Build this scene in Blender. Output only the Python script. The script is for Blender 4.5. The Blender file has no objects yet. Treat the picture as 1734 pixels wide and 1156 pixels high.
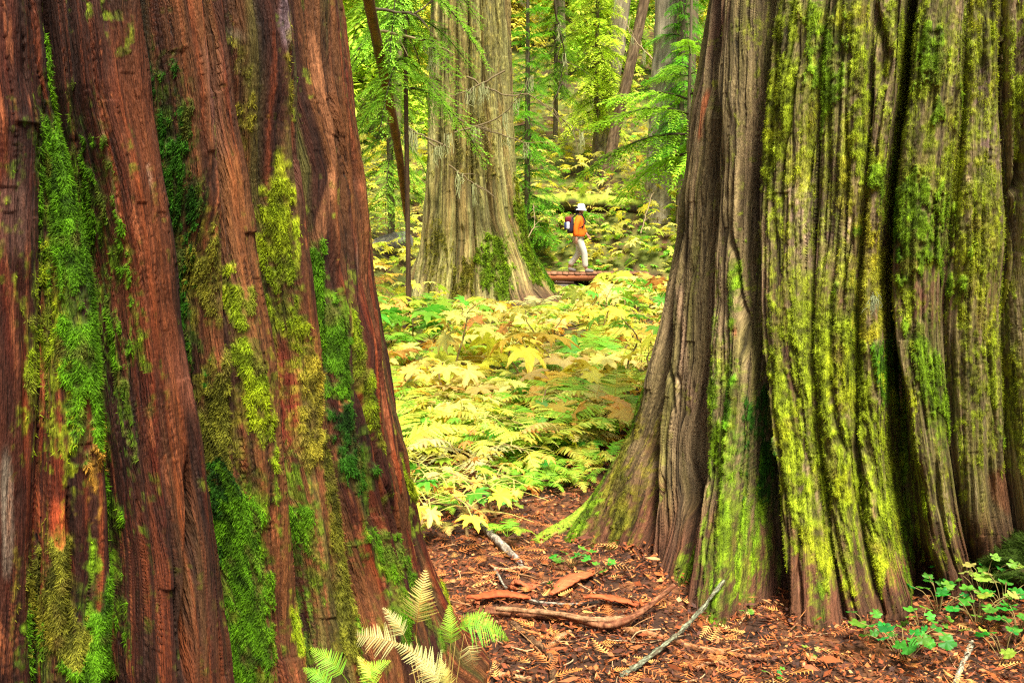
import bpy, math, random
import numpy as np
from mathutils import Vector, Matrix
rng = np.random.default_rng(7)
random.seed(7)
C = bpy.context.scene.collection
sc = bpy.context.scene
rad = math.radians
# ------------------------------------------------------------------ camera, sky, sun, exposure
CAMH = 1.65; PITCH = rad(7.7); FPX = 1686.0
cd = bpy.data.cameras.new('camera'); cam = bpy.data.objects.new('camera', cd); C.objects.link(cam)
cd.sensor_width = 36; cd.lens = 35; cd.clip_start = 0.05; cd.clip_end = 1000
cam.location = (0, 0, CAMH); cam.rotation_euler = (rad(90) - PITCH, 0, 0)
sc.camera = cam
SUN_EL, SUN_AZ = 64, 156         # azimuth in degrees: direction the light comes FROM, clockwise from +Y
w = bpy.data.worlds.new('World'); sc.world = w; w.use_nodes = True
nt = w.node_tree; nt.nodes.clear()
sky = nt.nodes.new('ShaderNodeTexSky'); sky.sky_type = 'NISHITA'; sky.sun_disc = False
sky.sun_elevation = rad(SUN_EL); sky.sun_rotation = rad(SUN_AZ); sky.dust_density = 4; sky.air_density = 1.0
hs = nt.nodes.new('ShaderNodeHueSaturation'); hs.inputs['Saturation'].default_value = 0.22
bg = nt.nodes.new('ShaderNodeBackground'); bg.inputs['Strength'].default_value = 0.085
wo = nt.nodes.new('ShaderNodeOutputWorld')
nt.links.new(sky.outputs[0], hs.inputs['Color']); nt.links.new(hs.outputs[0], bg.inputs[0]); nt.links.new(bg.outputs[0], wo.inputs[0])
sl = bpy.data.lights.new('sun', 'SUN'); sl.energy = 4.6; sl.angle = rad(18); sl.color = (1.0, 0.93, 0.78)
so = bpy.data.objects.new('sun', sl); C.objects.link(so)
a = rad(SUN_AZ); e = rad(SUN_EL)
sd = Vector((math.sin(a) * math.cos(e), math.cos(a) * math.cos(e), math.sin(e)))
so.rotation_euler = sd.to_track_quat('Z', 'Y').to_euler()
sc.view_settings.view_transform = 'Standard'; sc.view_settings.look = 'None'
sc.view_settings.exposure = 1.32; sc.view_settings.gamma = 1.0
sc.cycles.use_denoising = False; sc.cycles.pixel_filter_type = 'BLACKMAN_HARRIS'; sc.cycles.filter_width = 1.25
sc.cycles.max_bounces = 6; sc.cycles.sample_clamp_indirect = 3.0; sc.cycles.caustics_reflective = False; sc.cycles.caustics_refractive = False

# ------------------------------------------------------------------ helpers
def lin(r, g, b):
    return tuple(((c / 255) / 12.92 if c / 255 <= 0.04045 else ((c / 255 + 0.055) / 1.055) ** 2.4) for c in (r, g, b))
F = np.array([0, math.cos(PITCH), -math.sin(PITCH)]); U = np.array([0, math.sin(PITCH), math.cos(PITCH)]); X = np.array([1.0, 0, 0])
CAM = np.array([0, 0, CAMH])
def ray(px, py):
    return F + (px - 867) / FPX * X - (py - 578) / FPX * U
def at(px, py, Y):
    d = ray(px, py); return CAM + d * (Y / d[1])
def _h(ix, iy, s):
    n = (ix * 374761393 + iy * 668265263 + s * 1442695041) & 0x7fffffff
    n = ((n ^ (n >> 13)) * 1274126177) & 0x7fffffff
    return ((n ^ (n >> 16)) & 0xffff) / 65535.0
def vn(x, y, s=0):
    x = np.asarray(x, float); y = np.asarray(y, float)
    xi = np.floor(x).astype(np.int64); yi = np.floor(y).astype(np.int64)
    fx = x - xi; fy = y - yi
    fx = fx * fx * (3 - 2 * fx); fy = fy * fy * (3 - 2 * fy)
    a = _h(xi, yi, s); b = _h(xi + 1, yi, s); c = _h(xi, yi + 1, s); d = _h(xi + 1, yi + 1, s)
    return (a + (b - a) * fx) * (1 - fy) + (c + (d - c) * fx) * fy     # 0..1
def fbm(x, y, s=0, o=4, g=0.5):
    t = 0; A = 1; T = 0
    for i in range(o):
        t = t + A * vn(x * 2 ** i + i * 17.3, y * 2 ** i + i * 9.1, s + i); T += A; A *= g
    return t / T
def sst(e0, e1, x):
    t = np.clip((x - e0) / (e1 - e0), 0, 1); return t * t * (3 - 2 * t)
def mixc(c, c2, m):
    return c + (np.asarray(c2) - c) * m[..., None]

class MB:
    """collects triangles and quads with a colour per vertex"""
    def __init__(s): s.v = []; s.c = []; s.f4 = []; s.f3 = []; s.n = 0
    def add(s, v, f, col):
        v = np.asarray(v, float).reshape(-1, 3); f = np.asarray(f, np.int64)
        c = np.asarray(col, float)
        if c.ndim == 1: c = np.tile(c, (len(v), 1))
        s.v.append(v); s.c.append(c)
        if f.size: (s.f4 if f.shape[1] == 4 else s.f3).append(f + s.n)
        s.n += len(v)
    def mesh(s, name, mat, smooth=False):
        v = np.concatenate(s.v); c = np.concatenate(s.c)
        f4 = np.concatenate(s.f4) if s.f4 else np.zeros((0, 4), int)
        f3 = np.concatenate(s.f3) if s.f3 else np.zeros((0, 3), int)
        m = bpy.data.meshes.new(name)
        m.vertices.add(len(v)); m.vertices.foreach_set('co', v.astype(np.float32).ravel())
        loops = np.concatenate([f4.ravel(), f3.ravel()]).astype(np.int32)
        m.loops.add(len(loops)); m.loops.foreach_set('vertex_index', loops)
        n4, n3 = len(f4), len(f3)
        m.polygons.add(n4 + n3)
        st = np.concatenate([np.arange(n4) * 4, n4 * 4 + np.arange(n3) * 3]).astype(np.int32)
        m.polygons.foreach_set('loop_start', st)
        if smooth: m.polygons.foreach_set('use_smooth', np.ones(n4 + n3, bool))
        m.update(calc_edges=True)
        ca = m.color_attributes.new('Col', 'FLOAT_COLOR', 'POINT')
        ca.data.foreach_set('color', np.concatenate([np.clip(c, 0, 1), np.ones((len(c), 1))], 1).astype(np.float32).ravel())
        m.materials.append(mat)
        return m
    def obj(s, name, mat, parent=None, smooth=False):
        return link(name, s.mesh(name, mat, smooth), parent)
def link(name, mesh, parent=None):
    o = bpy.data.objects.new(name, mesh); C.objects.link(o)
    if parent is not None: o.parent = parent
    return o
def tag(o, label=None, cat=None, group=None, kind=None):
    if label: o['label'] = label
    if cat: o['category'] = cat
    if group: o['group'] = group
    if kind: o['kind'] = kind
    return o
def empty(name, loc, label, cat, group=None, rz=0):
    o = bpy.data.objects.new(name, None); C.objects.link(o); o.location = loc; o.rotation_euler = (0, 0, rz)
    o.empty_display_size = 0.1
    return tag(o, label, cat, group)
def tube(pts, rads, n=6, cap=True):
    pts = np.asarray(pts, float); rads = np.asarray(rads, float); k = len(pts)
    T = np.gradient(pts, axis=0); T /= np.linalg.norm(T, axis=1)[:, None] + 1e-9
    ref = np.array([0, 0, 1.0]) if abs(T[:, 2]).mean() < 0.75 else np.array([1.0, 0, 0])
    A = np.cross(T, ref); A /= np.linalg.norm(A, axis=1)[:, None] + 1e-9; B = np.cross(T, A)
    an = np.arange(n) / n * 2 * math.pi
    v = pts[:, None] + rads[:, None, None] * (np.cos(an)[None, :, None] * A[:, None] + np.sin(an)[None, :, None] * B[:, None])
    i = np.arange(k - 1)[:, None] * n; j = np.arange(n)[None]; j2 = (j + 1) % n
    f = np.stack([i + j, i + j2, i + n + j2, i + n + j], -1).reshape(-1, 4)
    v = v.reshape(-1, 3)
    return v, f
def spline(pts, n):
    pts = np.asarray(pts, float); t = np.linspace(0, len(pts) - 1, n)
    P = np.vstack([2 * pts[0] - pts[1], pts, 2 * pts[-1] - pts[-2]])
    i = np.minimum(t.astype(int), len(pts) - 2); u = (t - i)[:, None]
    p0, p1, p2, p3 = P[i], P[i + 1], P[i + 2], P[i + 3]
    return 0.5 * (2 * p1 + (p2 - p0) * u + (2 * p0 - 5 * p1 + 4 * p2 - p3) * u ** 2 + (3 * p1 - p0 - 3 * p2 + p3) * u ** 3)

# ------------------------------------------------------------------ materials
def new_mat(name):
    m = bpy.data.materials.new(name); m.use_nodes = True; t = m.node_tree; t.nodes.clear()
    return m, t, t.nodes, t.links
def colour_mat(name, rough=0.8, noise=0.35, nscale=40, stretch=(1, 1, 1), bump=0.4, bdist=0.01, spec=0.3, trans=0.0, obj=True, rnd=0.0):
    m, t, N, L = new_mat(name)
    out = N.new('ShaderNodeOutputMaterial'); p = N.new('ShaderNodeBsdfPrincipled')
    at_ = N.new('ShaderNodeAttribute'); at_.attribute_name = 'Col'
    tc = N.new('ShaderNodeTexCoord'); mp = N.new('ShaderNodeMapping'); mp.inputs['Scale'].default_value = stretch
    nz = N.new('ShaderNodeTexNoise'); nz.inputs['Scale'].default_value = nscale; nz.inputs['Detail'].default_value = 6; nz.inputs['Roughness'].default_value = 0.65
    L.new(tc.outputs['Object'], mp.inputs[0]); L.new(mp.outputs[0], nz.inputs['Vector'])
    mr = N.new('ShaderNodeMapRange'); mr.inputs['From Min'].default_value = 0.25; mr.inputs['From Max'].default_value = 0.75
    mr.inputs['To Min'].default_value = 1 - noise; mr.inputs['To Max'].default_value = 1 + noise
    L.new(nz.outputs[0], mr.inputs[0])
    mx = N.new('ShaderNodeVectorMath'); mx.operation = 'SCALE'
    L.new(at_.outputs['Color'], mx.inputs[0]); L.new(mr.outputs[0], mx.inputs['Scale'])
    src = mx.outputs[0]
    if rnd:
        oi = N.new('ShaderNodeObjectInfo'); h = N.new('ShaderNodeHueSaturation')
        r1 = N.new('ShaderNodeMapRange'); r1.inputs['To Min'].default_value = 0.5 - rnd * 0.12; r1.inputs['To Max'].default_value = 0.5 + rnd * 0.12
        r2 = N.new('ShaderNodeMapRange'); r2.inputs['To Min'].default_value = 1 - rnd; r2.inputs['To Max'].default_value = 1 + rnd * 0.6
        L.new(oi.outputs['Random'], r1.inputs[0])
        mm = N.new('ShaderNodeMath'); mm.operation = 'FRACT'; m2 = N.new('ShaderNodeMath'); m2.operation = 'MULTIPLY'; m2.inputs[1].default_value = 7.13
        L.new(oi.outputs['Random'], m2.inputs[0]); L.new(m2.outputs[0], mm.inputs[0]); L.new(mm.outputs[0], r2.inputs[0])
        L.new(r1.outputs[0], h.inputs['Hue']); L.new(r2.outputs[0], h.inputs['Value']); L.new(src, h.inputs['Color']); src = h.outputs[0]
    L.new(src, p.inputs['Base Color'])
    p.inputs['Roughness'].default_value = rough; p.inputs['Specular IOR Level'].default_value = spec
    if bump:
        b = N.new('ShaderNodeBump'); b.inputs['Strength'].default_value = bump; b.inputs['Distance'].default_value = bdist
        L.new(nz.outputs[0], b.inputs['Height']); L.new(b.outputs[0], p.inputs['Normal'])
    if trans:
        tr = N.new('ShaderNodeBsdfTranslucent'); L.new(src, tr.inputs[0])
        ms = N.new('ShaderNodeMixShader'); ms.inputs[0].default_value = trans
        L.new(p.outputs[0], ms.inputs[1]); L.new(tr.outputs[0], ms.inputs[2]); L.new(ms.outputs[0], out.inputs[0])
    else:
        L.new(p.outputs[0], out.inputs[0])
    return m
def bark_mat(name, f1, f2, f3, rough, spec, con, bd):
    m, t, N, L = new_mat(name)
    out = N.new('ShaderNodeOutputMaterial'); p = N.new('ShaderNodeBsdfPrincipled')
    ca = N.new('ShaderNodeAttribute'); ca.attribute_name = 'Col'
    uv = N.new('ShaderNodeAttribute'); uv.attribute_name = 'strip'
    hs_ = []
    for (sx, sy, det) in (f1, f2, f3):
        mp = N.new('ShaderNodeMapping'); mp.inputs['Scale'].default_value = (sx, sy, 1); L.new(uv.outputs['Vector'], mp.inputs[0])
        nz = N.new('ShaderNodeTexNoise'); nz.inputs['Scale'].default_value = 1; nz.inputs['Detail'].default_value = det; nz.inputs['Roughness'].default_value = 0.6
        L.new(mp.outputs[0], nz.inputs['Vector']); mr = N.new('ShaderNodeMapRange'); mr.inputs['From Min'].default_value = .30; mr.inputs['From Max'].default_value = .66
        L.new(nz.outputs[0], mr.inputs[0]); hs_.append(mr.outputs[0])
    def math_(op, a_, b_):
        q = N.new('ShaderNodeMath'); q.operation = op
        for i_, v_ in enumerate((a_, b_)):
            if hasattr(v_, 'is_linked'): L.new(v_, q.inputs[i_])
            else: q.inputs[i_].default_value = v_
        return q.outputs[0]
    hh = math_('ADD', math_('MULTIPLY', hs_[0], .36), math_('ADD', math_('MULTIPLY', hs_[1], .36), math_('MULTIPLY', hs_[2], .28)))
    ms = N.new('ShaderNodeAttribute'); ms.attribute_name = 'mossy'
    cr = N.new('ShaderNodeMapRange'); cr.inputs['From Min'].default_value = .15; cr.inputs['From Max'].default_value = .85; cr.inputs['To Min'].default_value = 1 - con; cr.inputs['To Max'].default_value = 1 + con * .85
    L.new(hh, cr.inputs[0])
    mx = N.new('ShaderNodeVectorMath'); mx.operation = 'SCALE'; L.new(ca.outputs['Color'], mx.inputs[0]); L.new(cr.outputs[0], mx.inputs['Scale'])
    L.new(mx.outputs[0], p.inputs['Base Color']); p.inputs['Roughness'].default_value = rough; p.inputs['Specular IOR Level'].default_value = spec
    b = N.new('ShaderNodeBump'); b.inputs['Strength'].default_value = 1.0; b.inputs['Distance'].default_value = bd
    L.new(hh, b.inputs['Height']); L.new(b.outputs[0], p.inputs['Normal']); L.new(p.outputs[0], out.inputs[0]); return m
M_cedar = bark_mat('near_cedar_bark', (26, 1.5, 4), (85, 4.5, 4), (230, 22, 3), 0.75, 0.18, 0.92, 0.018)
M_cedar2 = bark_mat('far_cedar_bark', (11, .6, 4), (34, 1.6, 4), (80, 6, 3), 0.8, 0.2, 0.75, 0.04)
M_bark = colour_mat('near_bark', 0.78, 0.75, 70, (1, 1, 0.07), 1.0, 0.008, 0.16)
M_bark2 = colour_mat('far_bark', 0.8, 0.5, 14, (1, 1, 0.12), 0.9, 0.02, 0.25)
M_moss = colour_mat('moss', 0.85, 0.35, 60, (1, 1, 1), 0, 0, 0.15, trans=0.3)
M_leaf = colour_mat('broad_leaf', 0.5, 0.12, 25, (1, 1, 1), 0, 0, 0.35, trans=0.42, rnd=0.30)
M_fern = colour_mat('fern_leaf', 0.6, 0.12, 30, (1, 1, 1), 0, 0, 0.25, trans=0.4, rnd=0.15)
M_needle = colour_mat('conifer_foliage', 0.6, 0.25, 5, (1, 1, 1), 0, 0, 0.25, trans=0.4, rnd=0.15)
M_stem = colour_mat('stem', 0.75, 0.3, 60, (1, 1, 0.4), 0.4, 0.003)
M_wood = colour_mat('split_wood', 0.75, 0.5, 120, (0.06, 1, 1), 0.8, 0.002)
M_litter = colour_mat('litter', 0.7, 0.3, 80, (1, 1, 1), 0.2, 0.003)
M_ground = colour_mat('forest_soil', 0.9, 0.45, 12, (1, 1, 1), 0.8, 0.03)
M_lichen = colour_mat('lichen', 0.9, 0.25, 120, (1, 1, 1), 0.6, 0.004)
M_cloth = colour_mat('cloth', 0.85, 0.12, 50, (1, 1, 1), 0.3, 0.004)
M_skin = colour_mat('skin', 0.55, 0.05, 30, (1, 1, 1), 0, 0)

# ------------------------------------------------------------------ terrain
def hgt(x, y):
    x = np.asarray(x, float); y = np.asarray(y, float)
    h = -0.5 * np.exp(-((y - 24.5) / 3.2) ** 2) * sst(-1.6, 0.4, x)
    edge = 27.6 - 0.0 * x
    s = np.maximum(y - edge, 0)
    h = h + 0.36 * s * s / (s + 6.0) + 1.35 * sst(26.9, 30.0, y) * sst(-6, -1, x)
    s2 = np.maximum(y - (14 + np.maximum(x + 3.2, 0) * 3.0), 0)
    h = h + np.where(s2 > 0, 0.16 * s2 * s2 / (s2 + 5) * sst(-1.2, -3.0, x) * sst(60, 20, y), 0)
    h = h + 0.30 * np.exp(-(((x - 2.75) / 0.62) ** 2 + ((y - 3.75) / 0.55) ** 2)) * 1.0
    h = h + (fbm(x * 0.7, y * 0.7, 3, 3) - 0.5) * (0.10 + 0.18 * sst(5, 22, y)) * sst(2.0, 7.0, y)
    h = h + (fbm(x * 5, y * 5, 9, 3) - 0.5) * 0.05
    return h
def ground_pt(px, py, tmax=120):
    d = ray(px, py); t = 1.5
    while t < tmax:
        p = CAM + d * t
        if p[2] < hgt(p[0], p[1]): return p
        t *= 1.004
    return CAM + d * tmax
def on(px, Y):
    x = (px - 867) / FPX * (Y * math.cos(PITCH) + 0.0)      # close enough: lateral offset at forward distance Y
    return np.array([x, Y, float(hgt(x, Y))])
gy = np.concatenate([np.linspace(-60, 1.4, 24), np.arange(1.5, 9, 0.03), 9 * np.exp(np.linspace(0, math.log(400 / 9), 260))])
gu = np.concatenate([-np.exp(np.linspace(math.log(6), math.log(0.75), 26)), np.linspace(-0.73, 0.73, 240), np.exp(np.linspace(math.log(0.75), math.log(6), 26))])
Y2, U2 = np.meshgrid(gy, gu, indexing='ij')
X2 = U2 * np.maximum(np.abs(Y2) * 0.9, 2.2)
Z2 = np.where(Y2 > 0, hgt(X2, Y2), (fbm(X2 * 5, Y2 * 5, 9, 3) - 0.5) * 0.05)
col = np.zeros(X2.shape + (3,)); n1 = fbm(X2 * 3, Y2 * 3, 20, 4); n2 = fbm(X2 * 14, Y2 * 14, 24, 3); n3 = fbm(X2 * 0.9, Y2 * 0.9, 28, 3)
col[:] = (0.055, 0.022, 0.010); col = mixc(col, (0.20, 0.075, 0.025), sst(0.45, 0.75, n2)); col = mixc(col, (0.02, 0.010, 0.006), sst(0.55, 0.3, n1) * 0.7)
mg = sst(5.5, 9.5, Y2 + (n3 - 0.5) * 5) * sst(0.35, 0.6, n1)
col = mixc(col, (0.10, 0.13, 0.018), mg * 0.85)
nr, nc = X2.shape
idx = np.arange(nr * nc).reshape(nr, nc)
q = np.stack([idx[:-1, :-1], idx[:-1, 1:], idx[1:, 1:], idx[1:, :-1]], -1).reshape(-1, 4)
g = MB(); g.add(np.stack([X2, Y2, Z2], -1), q, col.reshape(-1, 3))
tag(g.obj('ground', M_ground, smooth=True), 'dark forest soil rising to a hillside', None, kind='structure')

# ------------------------------------------------------------------ the large trunks
class Trunk:
    """A fluted cedar trunk: radius as a function of angle and height, with furrows, lobes, bark strips and moss."""
    def __init__(s, cx, cy, Rfun, th_c, R0):
        s.cx, s.cy, s.R, s.thc, s.R0 = cx, cy, Rfun, th_c, R0
        s.lobe = 0.12; s.lobes = {}; s.lines = []; s.cracks = []; s.moss = []; s.tint = []
    def hit(s, px, py):
        d = ray(px, py); t = 0.8; pt = None
        for k in range(900):
            p = CAM + d * t; dx, dy = p[0] - s.cx, p[1] - s.cy
            th = math.atan2(dy, dx); th = s.thc + (th - s.thc + math.pi) % (2 * math.pi) - math.pi
            f = math.hypot(dx, dy) - float(s.R(th, p[2]))
            if f < 0: return th, p[2]
            if pt is None or f < pt[2]: pt = (th, p[2], f)
            t += max(0.004, f * 0.35) if f < 1 else 0.1
            if t > 22: break
        return pt[0], pt[1]
    def path(s, pts):
        h = [s.hit(*p) for p in pts]; h.sort(key=lambda q: q[1])
        z = np.array([q[1] for q in h]); t = np.array([q[0] for q in h]); return z, t
def sample(zt, z):
    zz, tt = zt
    lo = tt[0] + 0 * z; r = np.interp(z, zz, tt)
    # continue the slope gently past the ends
    if len(zz) > 1:
        sl_ = (tt[-1] - tt[-2]) / max(zz[-1] - zz[-2], .05); r = r + np.where(z > zz[-1], np.clip(sl_, -.12, .12) * np.clip(z - zz[-1], 0, 1.0), 0)
    return r

DBG = []
def build_trunk(T, name_parent, zs, nfront, nback, front_half, barkfn, tufts, seed, mat, tuft_len=0.016):
    thf = np.linspace(T.thc - front_half, T.thc + front_half, nfront)
    thb = np.linspace(T.thc + front_half, T.thc - front_half + 2 * math.pi, nback + 2)[1:-1]
    th = np.concatenate([thf, thb])
    Z, TH = np.meshgrid(zs, th, indexing='ij')
    Ls = [(sample(l[0], zs), l[1], l[2], l[3] if len(l) > 3 else None) for l in T.lines]
    Lm = np.array([l[0] for l in Ls]); Lm = np.maximum.accumulate(Lm + np.arange(len(Ls))[:, None] * 1e-4, axis=0)
    def main_shape(TH, plain=False):
        R = T.R(TH, Z); TT = np.where(TH > T.thc + math.pi, TH - 2 * math.pi, TH)
        disp = np.zeros_like(R); lobe = np.zeros(R.shape, int)
        for i in range(len(Ls) - 1):
            a = Lm[i][:, None]; b = Lm[i + 1][:, None]
            wob = ((fbm(zs * 1.3, zs * 0 + i * 3.3, seed + 5, 3) - 0.5) * 0.03)[:, None]
            t = (TT + wob - a) / np.maximum(b - a, 1e-3); m = (t >= 0) & (t < 1); lobe[m] = i + 1
            amp = np.minimum(T.lobes.get(i, T.lobe), 0.33 * (b - a) * R)
            disp += np.where(m, amp * (1 - np.abs(2 * t - 1) ** 2.6), 0)
        fur = np.zeros_like(R)
        for th_i, wdt, dep, zr in Ls:
            wob = ((fbm(zs * 2.1, zs * 0 + wdt * 50, seed + 6, 3) - 0.5) * 0.05)[:, None]
            d = (TT - th_i[:, None]) * R + wob
            low = zr[2] if zr is not None else 1
            wz = np.interp(zs, [0.0, 0.5, 1.1], [low, low, 1.0])[:, None]
            gsh = np.exp(-np.abs(d / (wdt * wz)) ** (2.2 if dep < .25 else 3.5)) * (1 if plain else (0.75 + 0.5 * vn(zs * 3, 0 * zs + wdt * 99, seed))[:, None])
            fur = np.maximum(fur, gsh * dep)
        for zt, wdt, dep in ([] if plain else T.cracks):
            z0, z1 = zt[0][0], zt[0][-1]
            d = (TT - np.interp(zs, *zt)[:, None]) * R + ((vn(zs * 9, 0 * zs + wdt * 77, seed) - 0.5) * 0.02)[:, None]
            taper = sst(z0 - 0.04, z0 + 0.1, Z) * sst(z1 + 0.04, z1 - 0.1, Z)
            fur = np.maximum(fur, np.exp(-np.abs(d / (wdt * (0.3 + 0.7 * taper))) ** 2) * dep * taper)
        return R, TT, disp - fur, lobe
    def arclen(RR_, TH_):
        ds = np.sqrt(np.diff(RR_, axis=1) ** 2 + (RR_[:, 1:] * np.diff(TH_, axis=1)) ** 2)
        return np.concatenate([np.zeros((len(zs), 1)), np.cumsum(ds, 1)], 1)
    R, TT, disp, lobe = main_shape(TH)
    sF = arclen((R + disp)[:, :nfront], TH[:, :nfront])
    for r in range(len(zs)):
        w_ = 0.75 * sF[r] / sF[r, -1] + 0.25 * np.linspace(0, 1, nfront)
        TH[r, :nfront] = np.interp(np.linspace(0, 1, nfront), w_, TH[r, :nfront])
    R, TT, disp, lobe = main_shape(TH)
    Rp_, _, dp_, _ = main_shape(TH, True)
    sF = arclen((Rp_ + dp_)[:, :nfront], TH[:, :nfront])
    jc = nfront // 2; arc = TT * T.R0; ub = TT * T.R0
    thcol = thf
    for r in range(len(zs)):
        mid = np.interp((Lm[1:, r] + Lm[:-1, r]) / 2, TT[r, :nfront], sF[r])
        lb = lobe[r, :nfront]; m = (lb > 0) & (lb <= len(mid))
        ub[r, :nfront][m] = (sF[r][m] - mid[lb[m] - 1]) + 3.71 * lb[m]
        arc[r, :nfront] = ub[r, :nfront]
    wrp = (fbm(ub * 2.0, Z * 0.9, seed + 1, 2) - 0.5) * 0.07 + (fbm(ub * 9, Z * 1.3, seed + 2, 2) - 0.5) * 0.02
    ua = ub + wrp
    def ridged(f, g, s_, o=3):
        v = np.abs(fbm(ua * f, Z * g, s_, o, 0.55) - 0.5) * 2
        return np.clip(v * 3.0, 0, 1)          # 0 in the cracks
    P = barkfn['scale']
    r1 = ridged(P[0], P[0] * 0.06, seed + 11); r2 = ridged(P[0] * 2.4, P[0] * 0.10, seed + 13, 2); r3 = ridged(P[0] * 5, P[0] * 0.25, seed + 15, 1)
    msk = vn(arc * 3, Z * 1.2, seed + 17)
    disp += -P[1] * (1 - r1) ** 2 * (0.4 + msk) - P[2] * (1 - r2) ** 2 - P[3] * (1 - r3) ** 1.5
    disp += (fbm(arc * 6, Z * 2.4, seed + 18, 3) - 0.5) * 0.05
    def strips(f, zf, s_):
        q = ua * f + 1.6 * fbm(ua * f * .25, Z * zf * .6, s_, 2); k = np.floor(q).astype(np.int64)
        zz = np.floor(Z * zf + _h(k, k * 0 + 7, s_) * 9).astype(np.int64)
        edge = np.minimum(q - k, k + 1 - q)
        return _h(k, zz, s_ + 1), np.clip(edge * 6, 0, 1)
    st1_, ed1_ = strips(P[0] * 1.1, .9, seed + 90); st2_, ed2_ = strips(P[0] * 2.8, 1.7, seed + 93)
    disp += P[2] * 1.5 * (st1_ - .5) + P[2] * .8 * (st2_ - .5) - P[2] * .5 * (1 - ed1_)
    # moss mask
    nm = fbm(arc * 16, Z * 9, seed + 30, 4); nf = fbm(arc * 60, Z * 30, seed + 34, 3); ns = fbm(ua * 26, Z * 3.0, seed + 36, 3)
    ct = lambda q, m=2.2: np.clip((q - 0.5) * m + 0.5, 0, 1)
    nc_ = ct(fbm(ua * 13, Z * 5, seed + 33, 3)); comb = 0.30 * ct(nm) + 0.38 * ct(ns, 2.6) + 0.32 * ct(nf, 2.4)
    moss = np.zeros_like(R); mcol = np.zeros(R.shape + (3,)); 
    for zt, hw, colr, st, thick in T.moss:
        z0, z1 = zt[0][0], zt[0][-1]
        d = (TT - np.interp(zs, *zt)[:, None]) * R
        jz = (nc_ - 0.5) * 0.25
        e_ = np.exp(-np.abs(d / (hw * 1.25)) ** 1.8) * sst(z0 - 0.12, z0 + 0.08, Z + jz) * sst(z1 + 0.14, z1 - 0.08, Z + jz)
        v = sst(0.40, 0.66, e_ * (0.50 + 0.34 * st) + (comb - 0.5) * 0.95 - 0.02) * min(1, st + 0.2)
        v = v * sst(0.03, 0.2, e_)
        up = v > moss
        mcol = np.where(up[..., None], np.asarray(colr), mcol); moss = np.maximum(moss, v)
        disp += np.where(up, thick * v * (0.5 + nm), 0) * 0.6
    film = np.zeros_like(R); fcol = np.zeros(R.shape + (3,))
    fine = 0.45 * ct(fbm(arc * 75, Z * 42, seed + 60, 3), 2.6) + 0.30 * ct(fbm(ua * 42, Z * 5, seed + 61, 3), 2.6) + 0.25 * ct(nm)
    for zt, hw, colr, st, thick in T.moss:
        z0, z1 = zt[0][0], zt[0][-1]
        d = (TT - np.interp(zs, *zt)[:, None]) * R
        e_ = np.exp(-np.abs(d / (hw * 1.7)) ** 1.6) * sst(z0 - 0.35, z0 + 0.12, Z) * sst(z1 + 0.30, z1 - 0.10, Z)
        v = sst(0.50, 0.68, e_ * (.28 + .22 * st) + fine * .55 - .02) * .72
        up = v > film; fcol = np.where(up[..., None], np.asarray(colr) * .9 + np.array([.02, .012, .0]), fcol); film = np.maximum(film, v)
    mcol = np.where((film > moss)[..., None], fcol, mcol)
    tmask = moss.copy(); moss = np.maximum(moss, film)
    if barkfn.get('speck'):
        spk = sst(0.62, 0.74, fine * .6 + nm * 0.3) * barkfn['speck'](TT, Z) * 0.8
        up = spk > moss; mcol = np.where(up[..., None], np.asarray(barkfn['speckcol']), mcol); moss = np.maximum(moss, spk)
    disp += (vn(arc * 90, Z * 70, seed + 40) - 0.5) * 0.008 * moss
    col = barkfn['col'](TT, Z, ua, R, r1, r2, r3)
    for zt, hw, colr, st in T.tint:
        z0, z1 = zt[0][0], zt[0][-1]
        d = (TT - np.interp(zs, *zt)[:, None]) * R
        e_ = np.exp(-np.abs(d / hw) ** 3) * sst(z0 - 0.06, z0 + 0.08, Z) * sst(z1 + 0.06, z1 - 0.08, Z)
        e_ = sst(0.3, 0.7, e_ * 0.75 + (ns - 0.5) * 0.9)
        col = mixc(col, colr, e_ * st)
    col = col * (.72 + .56 * st1_ * .5 + .56 * st2_ * .5)[..., None]
    mc = mcol * (0.35 + 1.3 * ct(nf)[..., None]) * (0.75 + 0.5 * ct(nm)[..., None]) 
    mc = mixc(mc, (.11, .075, .02), sst(.60, .72, fbm(arc * 22, Z * 12, seed + 52, 3)) * .55)
    mc = mixc(mc, mc * np.array([1.3, 1.1, 0.8]), sst(0.5, 0.7, fbm(arc * 9, Z * 7, seed + 50, 3)) * 0.6)
    col = mixc(col, mc, moss)
    RR = R + disp
    V = np.stack([T.cx + RR * np.cos(TH), T.cy + RR * np.sin(TH), Z], -1)
    nr, nc = TH.shape; idx = np.arange(nr * nc).reshape(nr, nc); nx = np.roll(idx, -1, axis=1)
    q = np.stack([idx[:-1], nx[:-1], nx[1:], idx[1:]], -1).reshape(-1, 4)
    b = MB(); b.add(V, q, col.reshape(-1, 3))
    o = b.obj('trunk', mat, name_parent, smooth=True)
    at2 = o.data.attributes.new('strip', 'FLOAT_VECTOR', 'POINT'); at2.data.foreach_set('vector', np.stack([ua, Z, 0 * Z], -1).astype(np.float32).ravel())
    # moss tufts
    if tufts:
        wgt = ((sst(0.3, 0.95, tmask) + .12 * sst(.5, .8, moss)) * (Z < 3.2) * (R[..., :] > 0)).copy(); wgt[:, nfront:] = 0; wgt[:, -1] = 0; wgt[-1] = 0
        wgt[1:-1] *= ((zs[2:] - zs[:-2]) / 2)[:, None]
        pr = wgt.ravel() / wgt.sum()
        pk = rng.choice(len(pr), tufts, p=pr)
        Vf = V.reshape(-1, 3); i0, j0 = pk // nc, pk % nc
        i0 = np.clip(i0, 1, nr - 2); j0 = np.clip(j0, 1, nfront - 2)
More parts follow.
